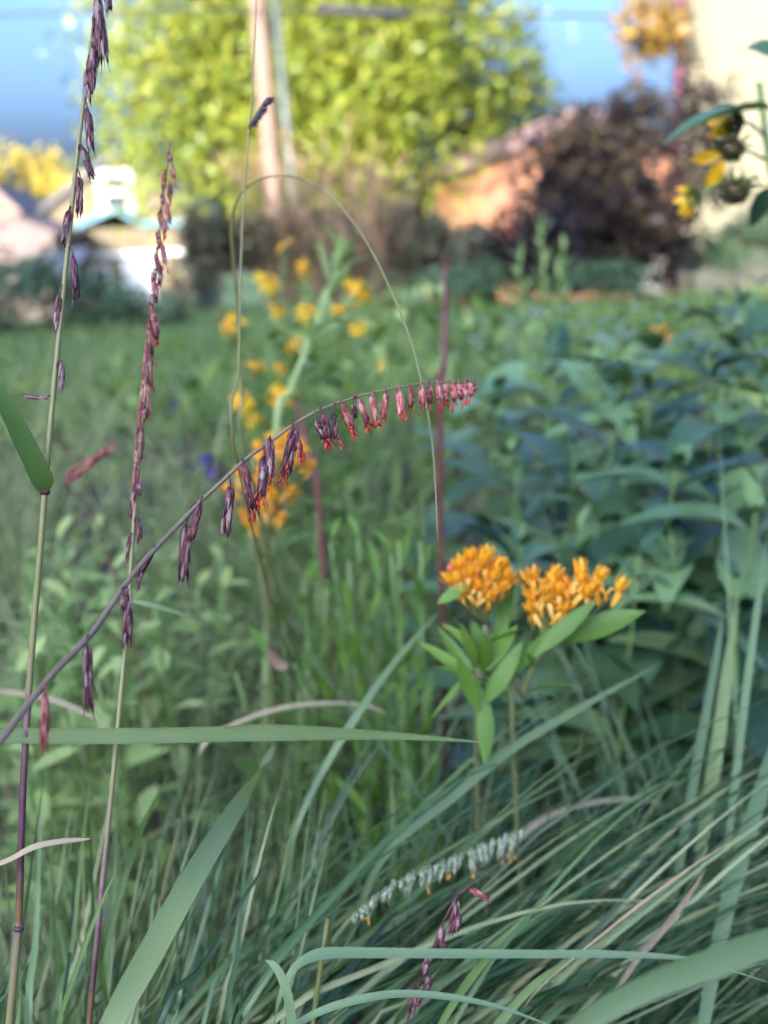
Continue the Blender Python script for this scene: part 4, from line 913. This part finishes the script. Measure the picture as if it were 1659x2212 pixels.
# sunflower-like plant at the right edge
S3 = [P(1700, 1000, .70), P(1690, 600, .68), P(1655, 300, .68), P(1640, 180, .68)]
bb = V((S3[0].x + .02, S3[0].y, 0)); t = thing('sunflower_plant', bb, 'tall sunflower plant with dark domed heads before the pale yellow house', 'flower')
st = spline([bb] + S3, 20); b = MB(); b.tube(st, .0022, 7, .5); b.build('stem', G['bstem'], t)
hb_ = MB()
for k in range(150):
    z_ = 1 - 1.25 * (k + .5) / 150; a_ = k * 2.39996; q_ = math.sqrt(max(0, 1 - z_ * z_)); v_ = V((q_ * math.cos(a_), q_ * math.sin(a_), z_ * .85)) * .42
    hb_.spindle(v_ * .75, v_ * R.uniform(1.05, 1.3), .055, R.random(), 4, .5)
for k in range(11):
    a_ = k * .571; o_ = V((math.cos(a_), math.sin(a_), 0)); hb_.ribbon([o_ * .2 - V((0, 0, .15)), o_ * .5 - V((0, 0, .18)), o_ * .78 - V((0, 0, .3 + R.uniform(-.1, .15)))], [.16, .15, .02], nrm=(0, 0, 1), rnd=.4, mi=1)
SF = hb_.mesh('dark_flower_head', [G['disc'], G['herb']])  # heads are dark olive in their own colour, with green bracts
RAY = unit_leaf('ray_petal', G['yellow'], .42, .5, .2, 5, .55)
for (x, y, s_, nn, ax_, rays) in ((1598, 270, .0135, V((.5, -.3, -.2)), (1655, 300), ((-1, .2), (-.9, -.3))), (1574, 334, .0155, V((-.3, -.5, -.6)), (1655, 345), ((-.5, -.8), (-.9, -.1))), (1505, 425, .010, V((.6, .5, .1)), (1640, 385), ((-.7, .5), (-.95, -.1), (-.75, -.7), (-.4, -.95))), (1582, 427, .0165, V((-.4, -.5, -.7)), (1650, 400), ())):
    p = P(x, y, .66); a = P(ax_[0], ax_[1], .68); b = MB(); b.tube(spline([a, a.lerp(p, .6) + V((0, 0, .004)), p], 6), .0011, 5, .6); b.build('stalk', G['bstem'], t)
    nn = nn.normalized(); hd = put(SF, 'flower_head', t, frame(p - nn * s_ * .3, perp(nn), nn, s_ * 1.15))
    for rx_, ry_ in rays:
        d_ = (RT * rx_ + UP * ry_).normalized(); put(RAY, 'ray_petal', t, frame(p + d_ * s_ * .25, d_, -F + nn * .3, s_ * 1.15, s_ * 1.3))
leafpx(t, (1665, 236, .66), (1435, 228, .62), BROAD[:1], up=UP - F * .25, sx=.7); leafpx(t, (1600, 110, .7), (1700, 55, .66), BROAD); leafpx(t, (1670, 400, .72), (1610, 500, .74), BROAD[:2])

# ---------------------------------------------------------------- herbs
def herb(label, px, py, d, n, L, leaves, spread=60, group=None, h0=.5):
    c = P(px, py, d); bb = V((c.x, c.y + .02, 0)); t = thing('leafy_herb', bb, label, 'plant', group); stm = MB()
    for i in range(n):
        tp = P(px + R.gauss(0, spread), py + R.gauss(0, spread * .5), d + R.uniform(-.06, .1)); b1 = bb + V((R.uniform(-.03, .03), R.uniform(-.03, .03), 0))
        st = spline([b1, b1.lerp(tp, .6) + rv(.012), tp], 9); stm.tube(st, .0011, 4, .5)
        stem_leaves(t, st, leaves, 8, L, .45, 1.0, ang=.95)
    stm.build('stem_cluster', G['bstem'], t)
for i, (px, py, d) in enumerate(((60, 1200, .85), (160, 1160, .9), (40, 1330, .75), (140, 1330, .72), (240, 1220, .8), (60, 1430, .68), (200, 1440, .66), (330, 1330, .74), (330, 1180, .95), (420, 1260, .85))):
    herb('pale green leafy herb in the patch behind the two upright stems', px, py, d, 6, .036, PHERB, 45, 'pale leafy herbs behind the stems')
for i, (px, py, d) in enumerate(((300, 960, 1.7), (720, 900, 1.4), (860, 800, 1.5), (900, 950, 1.2), (800, 1050, 1.05), (680, 1120, 1.0), (930, 720, 1.7), (1040, 760, 1.7), (640, 1000, 1.3), (960, 1120, .95),
                                  (700, 1380, .75), (850, 1350, .7), (620, 1450, .68), (480, 1180, .95))):
    herb('mid-green leafy herb filling the bed between the flowers', px, py, d, 5, .036, HERB, 55, 'green herbs filling the bed')
for i, (x, y) in enumerate(((-.9, 2.6), (-.4, 2.9), (.1, 2.5), (.9, 2.6), (1.3, 3.0), (-1.2, 3.3), (0.0, 3.3), (.7, 3.3), (-.1, 2.0), (.8, 1.8), (1.1, 2.1), (-.6, 3.5))):
    t = thing('border_plant', (x, y, 0), 'low mixed green border plant at the back of the bed', 'plant', 'border plants at the back of the bed'); b = MB()
    for k in range(170 if x < -.35 else 280):
        p = V((x + R.gauss(0, .16), y + R.gauss(0, .12), R.uniform(.03, .30 if x < -.35 else (.45 if x < .45 else .36)))); d = (rv() + V((0, 0, .6))).normalized(); L = R.uniform(.03, .07)
        b.ribbon([p, p + d * L * .5, p + d * L + V((0, 0, -.01))], [L * .15, L * .4, L * .05], nrm=rv(), rnd=R.random())
    b.build('foliage', G['herb'] if i % 3 else G['pherb'], t)
    b = MB()
    for k in range(6): b.tube([(x + R.gauss(0, .03), y + R.gauss(0, .03), 0), (x + R.gauss(0, .14), y + R.gauss(0, .1), .26 if x < -.35 else .42)], .003, 4)
    b.build('stem_cluster', G['bstem'], t)
# violets and odd bits
for (px, py, d, lab) in ((378, 880, 1.7, 'small violet flower in the grass at the lawn side'), (452, 1003, 1.2, 'violet flower beside the blurred orange clusters')):
    c = P(px, py, d); t = thing('violet_flower', (c.x, c.y, 0), lab, 'flower'); b = MB(); b.tube([(c.x, c.y, 0), c], .001, 4); b.build('stem', G['bstem'], t)
    b = MB()
    for k in range(7): o = (rv() + V((0, -.5, .2))).normalized() * .016; b.ribbon([c, c + o * .5, c + o], [.003, .012, .004], rnd=R.random())
    b.build('petal_cluster', G['violet'], t)
def dryleaf(label, px, py, d, s_, mat):
    c = P(px, py, d); b = MB(); a = rv().normalized(); pts = [c + a * s_ * (k / 6 - .5) + V((0, 0, .3 * s_ * math.sin(k))) for k in range(7)]
    b.ribbon(pts, leafw(s_ * .55, 6), nrm=rv(), fold=.7, twist=2.0, rnd=.5); return tag(b.build('dry_leaf', mat), label, 'dry leaf')
G['deadleaf'] = leafmat('dead_leaf', [(.14, .085, .05), (.25, .16, .10)], trans=.15)
dryleaf('curled brown dry leaf caught in the herbs below the orange flowers', 598, 1420, .6, .015, G['deadleaf'])
dryleaf('crumpled pinkish brown leaf deep in the tussock', 545, 2010, .46, .013, G['deadleaf'])
dryleaf('small rust leaf at the foot of the tall stem', 20, 1712, .55, .009, G['deadleaf'])
dryleaf('tiny straw husk caught on the level tussock blades', 1395, 1955, .45, .01, G['dry'])
